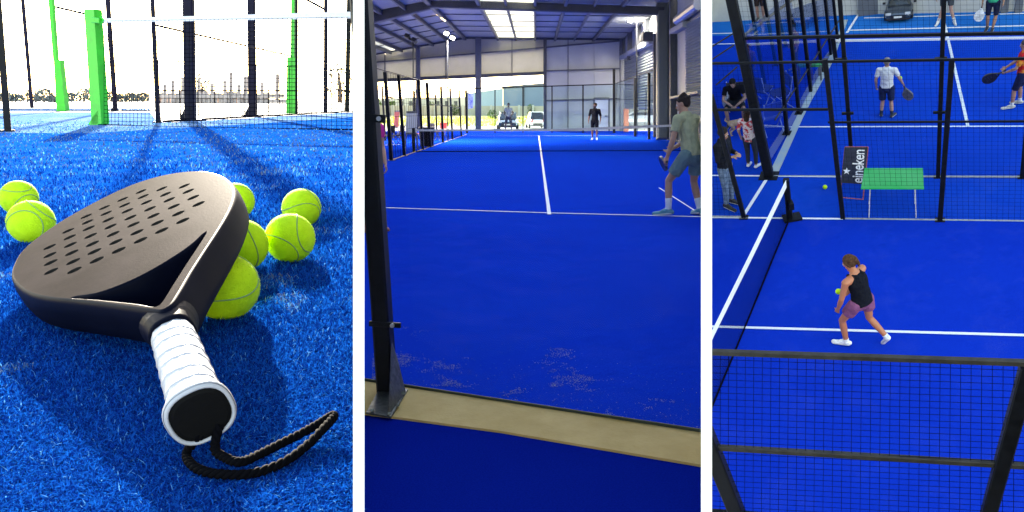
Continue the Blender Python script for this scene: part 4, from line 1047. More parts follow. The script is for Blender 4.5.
# far court net
pn = Plane(w, (836, 62), (1060, 58)); b = w.G(836, 62)
t = thing('court_net', 'far court net with white band behind the man in white', 'net', w, b)
part('net_post', MB().bar(pn.P(836, 62), pn.P(833, 38), .1), M_black, t)
part('top_band', MB().quad(pn.P(834, 42), pn.P(1060, 38.6), pn.P(1060, 36.4), pn.P(834, 39.8), .02, n=pn.n), M_band, t)
part('net_mesh', MB().wire_grid(pn.P(836, 62), pn.P(1060, 58), pn.P(1060, 38), pn.P(834, 41), 110, 9, .0012), M_net, t)
# near net
pn = Plane(w, (789, 220.5), (713, 405)); b = w.G(789, 220.5)
t = thing('court_net', 'near court net slanting down from its black post to the left edge', 'net', w, b)
pk = part('net_post', MB().bar(pn.P(790, 219.5), pn.P(786, 179.5), .11), M_black, t)
part('base_plate', MB().box(w.G(792, 217.5, .02), (.34, .26, .04), .3), M_black, pk)
part('winder', MB().box(w.G(791, 205, .4), (.08, .16, .14), .3), M_black, pk)
tb = [(786.5, 183), (768, 221), (749, 260), (730, 298.5), (712, 335), (708, 344)]
mb = MB()
for i in range(len(tb) - 1):
    a, c = tb[i], tb[i + 1]
    mb.quad(pn.P(a[0] + .6, a[1] + 1.8), pn.P(c[0] + .6, c[1] + 1.8), pn.P(c[0] - .9, c[1] - 2.6), pn.P(a[0] - .9, a[1] - 2.6), .014, n=pn.n)
part('top_band', mb, M_band, t)
part('net_mesh', MB().wire_grid(pn.P(789, 220.5), pn.P(709, 414), pn.P(708, 343), pn.P(786.5, 183), 110, 20, .0017), M_net, t)
part('bottom_cord', MB().tube([pn.P(789, 220), pn.P(773, 258), pn.P(750, 315), pn.P(731, 361), pn.P(709, 414)], .016, 5), M_net, t)

# table and sling chair on the walkway
Z = .74
c4 = [w.G(861, 188, Z), w.G(924, 188, Z), w.G(923, 168, Z), w.G(864.5, 168, Z)]
t = thing('table', 'glossy green folding table on the walkway beside the sling chair', 'table', w, w.G(892, 210))
part('tabletop', MB().quad(*c4, -.03, n=(0, 0, 1)), mat('glossy_green_laminate', (.0, .34, .07), .4, col2=(.07, .40, .14), nscale=.8, spec=.15), t)
for xf, yf, i in ((869, 217.5, 0), (916, 217.5, 1)):
    a = w.G(xf, yf); bb = c4[i].lerp(c4[1 - i], .14) + (c4[3] - c4[0]) * .12; cc = c4[3 - i].lerp(c4[2 + i], .14) - (c4[3] - c4[0]) * .12
    part('leg', MB().tube([a, bb - Vector((0, 0, .03))], .009, 6), mat('white_tube', (.6, .62, .62), .4), t)
    part('leg', MB().tube([a + Vector((0, .45, 0)), cc - Vector((0, 0, .03))], .009, 6), mat('white_tube', (.6, .62, .62), .4), t)
# sling chair: leaning red frame with printed dark fabric
fa_, fb_ = w.G(840, 197.5), w.G(863, 199.5)
ps = Plane(w, fa_ + Vector((0, .35, 0)), fb_ + Vector((0, .35, 0)))
ta, tb_ = ps.P(845, 147), ps.P(868, 147)
t = thing('sling_chair', 'sling chair with red frame and dark printed fabric left of the green table', 'chair', w, fa_)
Mred = mat('red_tube_frame', (.30, .07, .07), .5, noise=.2)
for a, bb in ((fa_, ta), (fb_, tb_)): part('side_rail', MB().tube([a, bb], .012, 6), Mred, t)
for a, bb in ((fa_, fb_), (ta, tb_)): part('cross_bar', MB().tube([a, bb], .012, 6), Mred, t)
for a, bb in ((fa_, ta), (fb_, tb_)):
    q = a.lerp(bb, .62); part('back_leg', MB().tube([q, Vector((q.x, q.y + .45, 0))], .016, 6), Mred, t)
lo0, lo1 = fa_.lerp(ta, .30), fb_.lerp(tb_, .30)
nrm = (fb_ - fa_).cross(ta - fa_).normalized()
if nrm.y > 0: nrm = -nrm
sl = part('sling', MB().quad(lo0 + nrm * .02, lo1 + nrm * .02, tb_ + nrm * .02, ta + nrm * .02, .008, n=nrm), mat('dark_navy_canvas', (.015, .02, .04), .8, noise=.3, nscale=14), t)
ey = (ta - lo0).normalized(); ex = (lo1 - lo0).normalized(); ey = (ey - ex * ey.dot(ex)).normalized()
# lettering runs up the fabric
fc_ = bpy.data.curves.new('lettering', 'FONT'); fc_.body = 'Heineken'; fc_.size = .50; fc_.extrude = .002; fc_.space_character = .98; fc_.offset = .006
to = bpy.data.objects.new('tmp', fc_); COL.objects.link(to)
bpy.context.view_layer.update()
me = bpy.data.meshes.new_from_object(to.evaluated_get(bpy.context.evaluated_depsgraph_get())); bpy.data.objects.remove(to)
xs = [v.co.x for v in me.vertices]; ys = [v.co.y for v in me.vertices]; Ls = (ta - lo0).length; Ws = (lo1 - lo0).length
sc_ = Ls * 1.12 / (max(xs) - min(xs)); x0_ = min(xs)
for v in me.vertices:
    u_ = (v.co.x - x0_) * sc_ - Ls * .17; v_ = v.co.y * sc_ * 1.35
    v.co = lo0 + ey * u_ + ex * (Ws * .93 - v_) + nrm * (.034 + v.co.z) - ORG[t.name]
# letters below the fabric edge are cut away
import bmesh
b_ = bmesh.new(); b_.from_mesh(me)
bmesh.ops.bisect_plane(b_, geom=b_.verts[:] + b_.edges[:] + b_.faces[:], plane_co=lo0 + ey * .01 - ORG[t.name], plane_no=-ey, clear_outer=True)
b_.to_mesh(me); b_.free()
me.materials.clear(); me.materials.append(mat('white_print', (.8, .8, .8), .7))
part('lettering', me, None, sl)
st = MB(); cst = lo0 + ey * Ls * .34 + ex * Ws * .22 + nrm * .034; pts = []
for i in range(10):
    r_ = (.17 if i % 2 == 0 else .075) * Ws; a = math.pi / 2 + i * math.pi / 5
    pts.append(cst + (ey * math.sin(a) + ex * math.cos(a)) * r_)
st.add([cst + nrm * .003] + pts, [(0, 1 + i, 1 + (i + 1) % 10) for i in range(10)])
part('star', st, mat('white_print', (.8, .8, .8), .7), sl)
# folding chairs, green bench and bits behind the glass
whitem = mat('white_chair_frame', (.6, .64, .68), .4)
for b, yaw, lab, m in (((772, 131), .4, 'white framed folding chair behind the glass by the kerb', mat('clear_blue_seat', (.05, .1, .4), .5)), ((763, 104), -.5, 'white framed folding chair behind the thick post', M_chair), ((781, 108), 2.0, 'white framed folding chair farther along the glass', M_chair),
                       ((737, 117), math.pi, 'dark folding chair under the seated man', M_chair)):
    chair(w, b, yaw, lab, m, 'folding chairs beside the far court', .95, whitem)
b = w.G(809, 68); t = thing('bench', 'low green bench far behind the glass fence', 'bench', w, b)
q = [w.G(797, 66, .42), w.G(822, 65, .42), w.G(820, 60, .42), w.G(798, 61, .42)]
part('seat', MB().quad(*q, -.05, n=(0, 0, 1)), mat('green_bench_seat', (.02, .25, .08), .6), t)
for i in range(4): part('leg', MB().bar(q[i].lerp((q[0] + q[2]) / 2, .1), Vector((q[i].lerp((q[0] + q[2]) / 2, .1).x, q[i].lerp((q[0] + q[2]) / 2, .1).y, 0)), .04), M_steel, t)
b = w.G(731, 110); t = thing('sports_bag', 'pale sports bag on the walkway beside the seated man', 'bag', w, b)
part('body', MB().ball(b + Vector((0, 0, .22)), .22, 12, 8, (.9, .6, 1)), mat('pale_bag', (.5, .5, .45), .8, noise=.2), t, smooth=True)
part('strap', MB().tube([b + Vector((-.12, 0, .38)), b + Vector((-.06, -.05, .52)), b + Vector((.06, -.05, .52)), b + Vector((.12, 0, .38))], .015, 6), M_black, t)
ball_thing(w, w.G(825, 187, .0335), 'tennis ball lying on the walkway turf by the fence', r=.045, hairs=0, rot=.5)
ball_thing(w, w.at(900, 78, w.depth(w.G(893, 112))), 'tennis ball in the air beside the man in white', r=.045, hairs=0, rot=1.5)
ball_thing(w, w.at(838.5, 291.5, w.depth(w.G(845, 340)) - .3), 'tennis ball in the air in front of the woman', r=.047, hairs=0, rot=2.5)
# ================================================================== PEOPLE
def cone(mb, a, b, ra, rb, lat=None, flat=1.0, n=14, cap0=True, cap1=True):
    """tapered limb piece; rounded ends unless cap is False; lat = wide direction, flat = thickness ratio across it"""
    a = Vector(a); b = Vector(b); t = b - a; Ln = t.length
    if Ln < 1e-5: t = Vector((0, 0, 1)); Ln = 1e-5
    t.normalize()
    x = Vector(lat) if lat is not None else t.cross(Vector((.3, .8, .5)))
    x = (x - t * x.dot(t)).normalized(); y = t.cross(x)
    rings = []
    if cap0:
        for k in (.98, .8, .45): rings.append((a - t * ra * k * min(1, flat + .2), ra * math.sqrt(1 - k * k)))
    rings.append((a, ra)); rings.append((a.lerp(b, .5), (ra + rb) / 2)); rings.append((b, rb))
    if cap1:
        for k in (.45, .8, .98): rings.append((b + t * rb * k * min(1, flat + .2), rb * math.sqrt(1 - k * k)))
    vs = [c + (x * math.cos(2 * math.pi * k / n) + y * flat * math.sin(2 * math.pi * k / n)) * r_ for c, r_ in rings for k in range(n)]
    m_ = len(rings)
    mb.add(vs, [(j * n + i, j * n + (i + 1) % n, (j + 1) * n + (i + 1) % n, (j + 1) * n + i) for j in range(m_ - 1) for i in range(n)] + [tuple(range(n))[::-1], tuple(range((m_ - 1) * n, m_ * n))])
def fuse(mb, voxel, smooth=4, disp=0):
    me = mb.mesh('tmp', M_black)
    o = bpy.data.objects.new('tmp', me); COL.objects.link(o)
    m1 = o.modifiers.new('r', 'REMESH'); m1.mode = 'VOXEL'; m1.voxel_size = voxel; m1.use_smooth_shade = True
    if smooth:
        m2 = o.modifiers.new('s', 'SMOOTH'); m2.factor = .5; m2.iterations = smooth
    bpy.context.view_layer.update()
    out = bpy.data.meshes.new_from_object(o.evaluated_get(bpy.context.evaluated_depsgraph_get()))
    bpy.data.objects.remove(o)
    out.materials.clear()
    out.polygons.foreach_set('use_smooth', [True] * len(out.polygons))
    return out
SKIN = {}
def skin(c):
    if c not in SKIN: SKIN[c] = mat('skin', c, .5, noise=.08, nscale=9)
    return SKIN[c]
def cloth(c, c2=None, ns=9): return mat('fabric', c, .85, noise=.12 if c2 is None else 0, col2=c2, nscale=ns, bump=1, bscale=15, spec=.1, thr=(.47, .53) if c2 else (.35, .65))

def person(w, foot, yaw, label, s=1.0, J=None, skin_c=(.42, .22, .14), hair_c=(.03, .018, .01), hair='short', shirt=None, sleeve=.5, bottom=None, leg=.45, socks=None, sock_h=.3,
           shoe=(.7, .7, .7), width=1.0, voxel=.009, vest=False, tilt=0, group=None, curl=.5, hem=0.0, z0=0.0, beard=False, cap=None, leg_flare=1.0):
    j = dict(ankR=(.10, 0, .085), ankL=(-.10, 0, .085), toeR=(.12, .17, .03), toeL=(-.12, .17, .03), kneR=(.10, .03, .49), kneL=(-.10, .03, .49), hipR=(.092, 0, .90), hipL=(-.092, 0, .90),
             pel=(0, 0, .97), wai=(0, 0, 1.12), che=(0, .01, 1.33), nec=(0, 0, 1.47), hea=(0, .02, 1.625), shoR=(.185, 0, 1.42), shoL=(-.185, 0, 1.42),
             elbR=(.25, -.03, 1.15), elbL=(-.25, -.03, 1.15), wriR=(.26, .06, .91), wriL=(-.26, .06, .91), look=(0, 1, 0))
    if J: j.update(J)
    j = {k: Vector(v) for k, v in j.items()}
    for k in j:
        if k != 'look': j[k] = j[k] * s; j[k].x *= width
    base = w.G(*foot) if len(foot) == 2 else Vector(foot)
    t = thing('person', label, 'person', w, base + Vector((0, 0, z0)), yaw=yaw, group=group)
    mb = MB(); W = s
    lat = (j['shoR'] - j['shoL']).normalized(); hl_ = (j['hipR'] - j['hipL']).normalized()
    C = lambda *a, **k: cone(mb, *a, **k)
    # torso
    C(j['pel'], j['wai'], .150 * W, .128 * W, lat=hl_, flat=.68); C(j['wai'], j['che'], .128 * W, .158 * W, lat=lat, flat=.66)
    C(j['che'], j['che'].lerp(j['nec'], .55), .158 * W, .13 * W, lat=lat, flat=.62)
    for sd_ in 'RL':
        C(j['hip' + sd_], j['kne' + sd_], .084 * W, .052 * W); C(j['hip' + sd_].lerp(j['pel'], .4), j['hip' + sd_], .10 * W, .086 * W)
        kn, an = j['kne' + sd_], j['ank' + sd_]
        C(kn, kn.lerp(an, .35), .050 * W, .054 * W); C(kn.lerp(an, .35), an, .054 * W, .034 * W)
        to_ = j['toe' + sd_]; d_ = (to_ - an); he = an + Vector((0, 0, -.04 * W)) - d_.normalized() * .035 * W
        C(he, to_, .036 * W, .03 * W, flat=.8)
        sh, el, wr = j['sho' + sd_], j['elb' + sd_], j['wri' + sd_]
        C(j['che'].lerp(j['nec'], .5), sh, .075 * W, .058 * W); C(sh, el, .052 * W, .038 * W); C(el, el.lerp(wr, .3), .038 * W, .040 * W); C(el.lerp(wr, .3), wr, .040 * W, .026 * W)
        # hand: palm, four fingers with bends, thumb
        dirn = (wr - el).normalized(); side = -1 if sd_ == 'L' else 1
        pn_ = dirn.cross(Vector((0, 1, 0)));  pn_ = pn_.normalized() if pn_.length > .2 else dirn.cross(Vector((1, 0, 0))).normalized()
        ac = pn_.cross(dirn).normalized()          # across the knuckles
        inn = pn_ * (-1 if pn_.dot(lat) * side > 0 else 1)
        pc = wr + dirn * .085 * W
        C(wr, pc, .030 * W, .038 * W, lat=ac, flat=.42)
        for q, (o_, ln_) in enumerate(((.030, .072), (.010, .080), (-.010, .075), (-.029, .058))):
            r0 = pc + ac * o_ * W; m_ = r0 + (dirn * (1 - curl * .35) + inn * curl * .7).normalized() * ln_ * .5 * W
            e_ = m_ + (dirn * (1 - curl) + inn * curl * 1.5).normalized() * ln_ * .5 * W
            C(r0 - dirn * .02 * W, m_, .0095 * W, .0085 * W, n=8); C(m_, e_, .0085 * W, .0075 * W, n=8)
        th0 = wr + dirn * .03 * W + ac * .026 * W; th1 = th0 + (dirn * .6 + ac * .6 + inn * .4).normalized() * .04 * W; th2 = th1 + (dirn * .8 + inn * .5).normalized() * .032 * W
        C(th0, th1, .012 * W, .0105 * W, n=8); C(th1, th2, .0105 * W, .0085 * W, n=8)
    # neck, head
    hd, nk = j['hea'], j['nec']; up = (hd - nk).normalized(); fw = j['look'].normalized(); fw = (fw - up * fw.dot(up)).normalized(); rt = fw.cross(up)
    C(nk.lerp(j['che'], .35), hd - up * .03 * W, .062 * W, .052 * W)
    H = lambda f_, u_, r_: hd + (fw * f_ + up * u_ + rt * r_) * W
    mb.ball(H(-.012, .035, 0), .088 * W, 16, 12, (.88, 1.06, 1.08), Matrix((rt, fw, up)).transposed())
    C(H(.02, .0, 0), H(.035, -.075, 0), .068 * W, .042 * W, lat=rt, flat=.95)
    C(H(.06, -.09, 0), H(.066, -.095, 0), .022 * W, .02 * W, lat=rt)
    C(H(.082, .02, 0), H(.100, -.018, 0), .009 * W, .014 * W, n=8); C(H(.068, .035, -.035), H(.068, .035, .035), .014 * W, .014 * W, n=8)
    for r_ in (-1, 1): cone(mb, H(-.002, .02, r_ * .078), H(-.006, -.02, r_ * .076), .019 * W, .012 * W, lat=fw, flat=.45, n=8)
    C(H(.080, -.052, -.018), H(.080, -.052, .018), .010 * W, .010 * W, n=8)
    part('body', fuse(mb, voxel * s), None, t).data.materials.append(skin(skin_c))
    for r_ in (-1, 1):
        part('eye', MB().ball(H(.078, .016, r_ * .030), .0125 * W, 8, 6), mat('eye_white', (.5, .48, .45), .3), t)
        part('iris', MB().ball(H(.0885, .016, r_ * .030), .006 * W, 8, 6), mat('iris', (.02, .012, .01), .2), t.children[-1])
    part('mouth', MB().ball(H(.088, -.052, 0), .016 * W, 10, 6, (1, .35, .35), Matrix((rt, fw, up)).transposed()), mat('lips', (.30, .10, .09), .5), t)
    # hair
    if hair != 'none':
        mb = MB(); hc = hair_c; Mx = Matrix((rt, fw, up)).transposed()
        mb.ball(H(-.024, .056, 0), .094 * W, 18, 12, (.93, 1.03, .98), Mx)
        mb.ball(H(-.045, .02, 0), .078 * W, 16, 10, (1.03, .9, 1.0), Mx)
        if hair in ('long', 'tail', 'curly'):
            rnd = random.Random(3)
            for i in range(26 if hair == 'curly' else 14):
                a = rnd.uniform(0, 6.28); b_ = rnd.uniform(.1, 1); mb.ball(H(-.03 + .07 * math.cos(a) * b_ - .02, .07 + .045 * (1 - b_), .075 * math.sin(a) * b_), rnd.uniform(.022, .034) * W, 8, 6)
        if hair == 'tail':
            mb.ball(H(-.105, .06, 0), .045 * W, 12, 8); cone(mb, H(-.115, .05, 0), H(-.130, -.03, .01), .038 * W, .022 * W); cone(mb, H(-.125, -.03, .01), H(-.10, -.085, .02), .022 * W, .008 * W)
            for r_ in (-1, 1): cone(mb, H(.01, .05, r_ * .075), H(-.03, -.03, r_ * .07), .022 * W, .014 * W)
        if hair == 'long':
            cone(mb, H(-.06, .03, 0), H(-.085, -.13, 0), .085 * W, .075 * W, lat=rt, flat=.5)
        if hair == 'curly':
            for i in range(12):
                a = i * .52; mb.ball(H(-.035 + .03 * math.sin(a * 2), .12 + .012 * math.sin(a * 3), .06 * math.cos(a)), .030 * W, 8, 6)
        hm = mat('hair', hair_c, .7, noise=.6, nscale=45, bump=1, bscale=70, spec=.12)
        part('hair', fuse(mb, .008 * s, 2), None, t).data.materials.append(hm)
    if beard:
        mb = MB(); cone(mb, H(.03, -.045, 0), H(.048, -.088, 0), .066 * W, .044 * W, lat=rt); part('beard', fuse(mb, .008 * s, 2), None, t).data.materials.append(mat('beard', hair_c, .8))
    if cap is not None:
        mb = MB(); Mx = Matrix((rt, fw, up)).transposed(); mb.ball(H(-.012, .07, 0), .098 * W, 18, 10, (.93, 1.06, .85), Mx); cone(mb, H(.07, .06, -.04), H(.07, .06, .04), .05 * W, .05 * W, lat=fw, flat=.25)
        part('cap', fuse(mb, .008 * s, 2), None, t).data.materials.append(cloth(cap))
    # clothing
    def garment(nm, mb, m, sm=3):
        o = part(nm, fuse(mb, max(.009, voxel) * s, sm), None, t); o.data.materials.append(m); return o
    g = .016
    if shirt is not None:
        mb = MB(); dn = (j['pel'] - j['wai']).normalized()
        cone(mb, j['pel'] + dn * (.05 + hem) * W, j['wai'], (.165 + g * .6) * W, (.142 + g) * W, lat=hl_, flat=.72, cap0=False)
        cone(mb, j['wai'], j['che'], (.142 + g) * W, (.163 + g) * W, lat=lat, flat=.70)
        if not vest:
            cone(mb, j['che'], j['che'].lerp(j['nec'], .62), (.163 + g) * W, (.122 + g) * W, lat=lat, flat=.66)
            for sd_ in 'RL':
                sh, el, wr = j['sho' + sd_], j['elb' + sd_], j['wri' + sd_]
                cone(mb, j['che'].lerp(j['nec'], .5), sh, .086 * W, .070 * W)
                if sleeve <= 1: cone(mb, sh, sh.lerp(el, sleeve), .069 * W, (.069 - .010 * sleeve) * W, cap1=False)
                else:
                    cone(mb, sh, el, .068 * W, .052 * W); cone(mb, el, el.lerp(wr, sleeve - 1), .052 * W, .038 * W, cap1=False)
        else:
            ct = j['che'].lerp(j['nec'], .42)
            bk_ = -lat.cross((j['nec'] - j['wai']).normalized())
            bk_ = bk_ if bk_.dot(j['look']) < 0 else -bk_
            cone(mb, j['che'], j['che'].lerp(ct, .55), (.163 + g * .8) * W, (.125) * W, lat=lat, flat=.68)
            up_ = (j['nec'] - j['che']).normalized()
            for r_ in (-1, 1):
                for d_ in (-1, 1):
                    pts = [j['che'] + up_ * .02 * W + bk_ * .098 * d_ * W + lat * r_ * .05 * W, ct + up_ * .045 * W + bk_ * .080 * d_ * W + lat * r_ * .055 * W, j['nec'] - up_ * .012 * W + lat * r_ * .075 * W + bk_ * .02 * d_ * W]
                    for q in range(2): cone(mb, pts[q], pts[q + 1], .028 * W, .025 * W, n=8)
        garment('shirt', mb, shirt)
    if bottom is not None:
        mb = MB(); cone(mb, j['pel'] + (j['wai'] - j['pel']) * .25, j['pel'].lerp((j['hipR'] + j['hipL']) / 2, .9), .158 * W, .168 * W, lat=hl_, flat=.74)
        for sd_ in 'RL':
            hp, kn, an = j['hip' + sd_], j['kne' + sd_], j['ank' + sd_]
            if leg <= 1: cone(mb, hp, hp.lerp(kn, leg), .104 * W, (.104 - .030 * leg) * W * leg_flare, cap1=False)
            else:
                cone(mb, hp, kn, .100 * W, .068 * W); cone(mb, kn, kn.lerp(an, leg - 1), .068 * W, .050 * W, cap1=False)
        garment('shorts' if leg <= 1 else 'trousers', mb, bottom)
    for sd_ in 'RL':
        kn, an, to_ = j['kne' + sd_], j['ank' + sd_], j['toe' + sd_]
        if socks is not None:
            mb = MB(); cone(mb, an.lerp(kn, sock_h), an, (.042 + .02 * sock_h) * W, .041 * W, cap0=False); part('sock', fuse(mb, .009 * s, 1), None, t).data.materials.append(socks)
        mb = MB(); d_ = (to_ - an).normalized(); he = an + Vector((0, 0, -.035 * W)) - d_ * .045 * W
        lt = d_.cross(Vector((0, 0, 1))).normalized() if d_.cross(Vector((0, 0, 1))).length > .1 else Vector((1, 0, 0))
        cone(mb, he, to_ + d_ * .03 * W, .042 * W, .037 * W, lat=lt, flat=.9); cone(mb, an, an.lerp(to_, .5), .046 * W, .034 * W)
        sh_ = part('shoe', fuse(mb, .009 * s, 2), None, t); sh_.data.materials.append(mat('shoe_upper', shoe, .6, noise=.25, nscale=25))
        mb = MB(); dz = Vector((0, 0, -.030 * W)); cone(mb, he + dz * .6, to_ + d_ * .03 * W + dz * .4, .046 * W, .042 * W, lat=lt, flat=.35); part('sole', fuse(mb, .009 * s, 1), None, sh_).data.materials.append(mat('sole', (.5, .5, .48), .7))
    return t, j

def held_racket(w, t, hand, dirn, label, col=(.012, .012, .018), s=1.0, face_n=(0, 1, 0), accent=None):
    """small racket; hand and direction in the holder's frame"""
    M = t.matrix_world.copy()
    r_ = bpy.data.objects.new('padel_racket', None); COL.objects.link(r_); r_.matrix_world = M @ Matrix.Translation(hand); ORG[r_.name] = Vector((0, 0, 0)); tag(r_, label, 'racket')
    d = Vector(dirn).normalized(); n_ = Vector(face_n); n_ = (n_ - d * n_.dot(d)).normalized(); x = d.cross(n_)
    gm = mat('grip_wrap', (.02, .02, .02) if accent is None else accent, .7)
    part('grip', MB().tube([d * -.07 * s, d * .07 * s], .016 * s, 10), gm, r_)
    hm = mat('racket_paint', col, .35, noise=.4, nscale=12)
    pts = []
    for i in range(28):
        a = 2 * math.pi * i / 28; ca, sa = math.cos(a), math.sin(a)
        pts.append(d * (.26 + .145 * sa) * s + x * .125 * ca * (1 - .12 * (1 - sa) / 2) * s)
    holes = [[d * (.27 + .05 * v) * s + x * .05 * u_ * s + (d * math.sin(b) + x * math.cos(b)) * .009 * s for b in [2 * math.pi * q / 8 for q in range(8)]] for u_ in (-1, -.33, .33, 1) for v in (-1, 0, 1)]
    flat = [[Vector((p.dot(x), p.dot(d), 0)) for p in lp] for lp in [pts] + holes]
    tri = tessellate_polygon(flat); al = [p for lp in [pts] + holes for p in lp]; k = len(al); o = n_ * .018 * s
    mb = MB(); mb.add([p + o for p in al] + [p - o for p in al], [tuple(q) for q in tri] + [tuple(i + k for i in q[::-1]) for q in tri])
    off_ = 0
    for lp in [pts] + holes:
        m_ = len(lp); mb.f += [[off_ + i, off_ + (i + 1) % m_, k + off_ + (i + 1) % m_, k + off_ + i] for i in range(m_)]; mb.mi += [0] * m_; off_ += m_
    hd_ = part('head', mb, hm, r_)
    for sg in (-1, 1): part('throat_arm', MB().bar(d * .06 * s, d * .14 * s + x * sg * .055 * s, .022 * s, .034 * s, up=n_), hm, r_)
    return r_

W_ = Mi
# near player in the hall (his feet on the service line)
t, j = person(Mi, (686, 216), R(48), 'near player in a sage green shirt and grey shorts crouching ready at the right', s=1.035, width=1.14,
    J=dict(ankL=(-.17, .17, .085), toeL=(-.20, .35, .03), kneL=(-.15, .20, .50), hipL=(-.10, -.03, .86), ankR=(.15, -.12, .085), toeR=(.23, .03, .03), kneR=(.15, .0, .48), hipR=(.10, -.06, .86),
           pel=(0, -.04, .93), wai=(0, -.01, 1.08), che=(0, .04, 1.28), nec=(0, .07, 1.42), hea=(0, .12, 1.56), shoL=(-.195, .06, 1.365), shoR=(.195, .05, 1.37),
           elbL=(-.25, .08, 1.09), wriL=(-.25, .16, .85), elbR=(.24, .12, 1.10), wriR=(.12, .33, .95), look=(-.35, 1, -.05)),
    skin_c=(.36, .19, .12), hair_c=(.018, .012, .010), hair='curly', shirt=cloth((.33, .34, .20)), sleeve=.62, bottom=cloth((.12, .19, .19)), leg=.72, leg_flare=1.12, socks=cloth((.65, .67, .68)), sock_h=.42, shoe=(.05, .20, .26), voxel=.007, hem=.03)
held_racket(Mi, t, j['wriL'] + Vector((.0, .02, -.08)), (.74, .67, -.15), 'dark racket held low in front by the near player in green', face_n=(1, 0, .2))
person(Mi, (594.5, 140), R(172), 'player in dark vest over brown red sleeves standing beyond the net', s=1.03,
    J=dict(wriR=(.27, .16, .90), look=(.5, 1, -.2), wriL=(-.24, .05, .88)), skin_c=(.25, .12, .08), shirt=cloth((.015, .015, .018)), sleeve=1.0, bottom=cloth((.012, .012, .02)), leg=.95, shoe=(.6, .6, .6), width=1.08, hair='short', beard=True, hem=.06)
person(Mi, (508.5, 131.8), R(180), 'distant player in a pale top at the back wall in front of the dark hatchback', s=1.08,
    J=dict(wriR=(.15, .25, 1.0), wriL=(-.15, .25, 1.0), elbR=(.28, .05, 1.12), elbL=(-.28, .05, 1.12), ankL=(-.2, 0, .085), toeL=(-.22, .16, .03), ankR=(.2, 0, .085), toeR=(.22, .16, .03), kneR=(.17, .08, .48), kneL=(-.17, .08, .48)),
    skin_c=(.12, .06, .04), shirt=cloth((.35, .35, .33)), bottom=cloth((.05, .05, .07)), leg=.9, shoe=(.05, .05, .06), hair='short')
person(Mi, (370.5, 230), R(-160), 'person in a magenta top mostly hidden behind the near steel post', s=.93, skin_c=(.40, .2, .13), shirt=cloth((.55, .03, .25)), sleeve=.5, bottom=cloth((.03, .05, .12)), leg=.6, shoe=(.25, .06, .05), hair='long', hair_c=(.02, .012, .01), width=.9,
    J=dict(elbL=(-.22, .0, 1.15), wriL=(-.24, .12, .93), ankL=(-.16, 0, .085), toeL=(-.22, .16, .03), kneL=(-.13, .03, .49)))
# ---- woman on the near court, seen from above and behind
t, j = person(Rt, (861, 345), R(60), 'woman in a black racerback vest and mauve shorts striding after the ball', s=1.03,
    J=dict(ankL=(-.10, .17, .085), toeL=(-.13, .33, .03), kneL=(-.11, .22, .50), hipL=(-.095, .02, .88), hipR=(.095, -.03, .88), kneR=(.12, -.05, .48), ankR=(.14, -.32, .19), toeR=(.17, -.25, .04),
           pel=(0, -.02, .92), wai=(0, .0, 1.06), che=(0, .045, 1.25), nec=(0, .09, 1.39), hea=(0, .16, 1.52), shoL=(-.175, .10, 1.33), shoR=(.155, .08, 1.34),
           elbL=(-.23, .13, 1.05), wriL=(-.19, .22, .80), elbR=(.17, .12, 1.08), wriR=(.13, .24, .90), look=(-.15, 1, -.35)),
    skin_c=(.44, .155, .07), hair_c=(.075, .035, .018), hair='tail', shirt=cloth((.006, .007, .012)), vest=True, bottom=cloth((.22, .075, .16)), leg=.50, leg_flare=1.15, socks=cloth((.7, .7, .68)), sock_h=.14, shoe=(.72, .72, .70), voxel=.007, width=1.2, curl=.3)
t, j = person(Rt, (886.5, 117), R(-12), 'man in a white shirt and navy shorts seen from behind on the far court', s=.80,
    J=dict(elbR=(.27, .06, 1.16), wriR=(.34, .18, .93), ankL=(-.13, .02, .085), ankR=(.13, -.02, .085), toeL=(-.16, .18, .03), toeR=(.17, .15, .03)),
    skin_c=(.42, .23, .17), hair_c=(.20, .17, .15), shirt=cloth((.62, .62, .64)), sleeve=.7, bottom=cloth((.012, .02, .06)), leg=.9, leg_flare=1.15, socks=cloth((.02, .03, .06)), sock_h=.3, shoe=(.03, .03, .04), width=1.08)
held_racket(Rt, t, j['wriR'] + Vector((.02, .02, -.06)), (.30, .1, -.95), 'black and white racket in the hand of the man in white', s=.95, face_n=(.2, 1, .3), col=(.12, .12, .13))
t, j = person(Rt, (1019, 106), R(75), 'player in a red and orange shirt standing side on at the right edge', s=.84,
    J=dict(elbL=(-.26, .12, 1.14), wriL=(-.15, .34, .98), elbR=(.22, .14, 1.14), wriR=(.10, .36, 1.0), ankL=(-.15, .14, .085), toeL=(-.18, .31, .03), kneL=(-.13, .12, .49), look=(0, 1, -.1)),
    skin_c=(.36, .18, .12), hair_c=(.06, .05, .045), shirt=cloth((.50, .015, .015), (.60, .22, .03), 2.2), sleeve=.75, bottom=cloth((.01, .014, .05)), leg=.95, socks=cloth((.6, .6, .6)), sock_h=.25, shoe=(.5, .48, .44), width=1.05, hem=.05)
held_racket(Rt, t, j['wriL'] + Vector((.03, .06, .0)), (-.1, .8, -.5), 'black racket held out by the player in red', face_n=(1, .1, .3))
person(Rt, (946, 23.5), R(172), 'distant player in a yellow bib facing the net, cut by the top of the picture', s=.80, skin_c=(.42, .24, .18), shirt=cloth((.45, .42, .02), (.10, .12, .10), 6), bottom=cloth((.06, .07, .08)), leg=.7, socks=cloth((.6, .6, .6)), shoe=(.6, .6, .6), width=1.15,
    J=dict(ankL=(-.2, 0, .085), toeL=(-.24, .16, .03), ankR=(.2, 0, .085), toeR=(.24, .16, .03)))
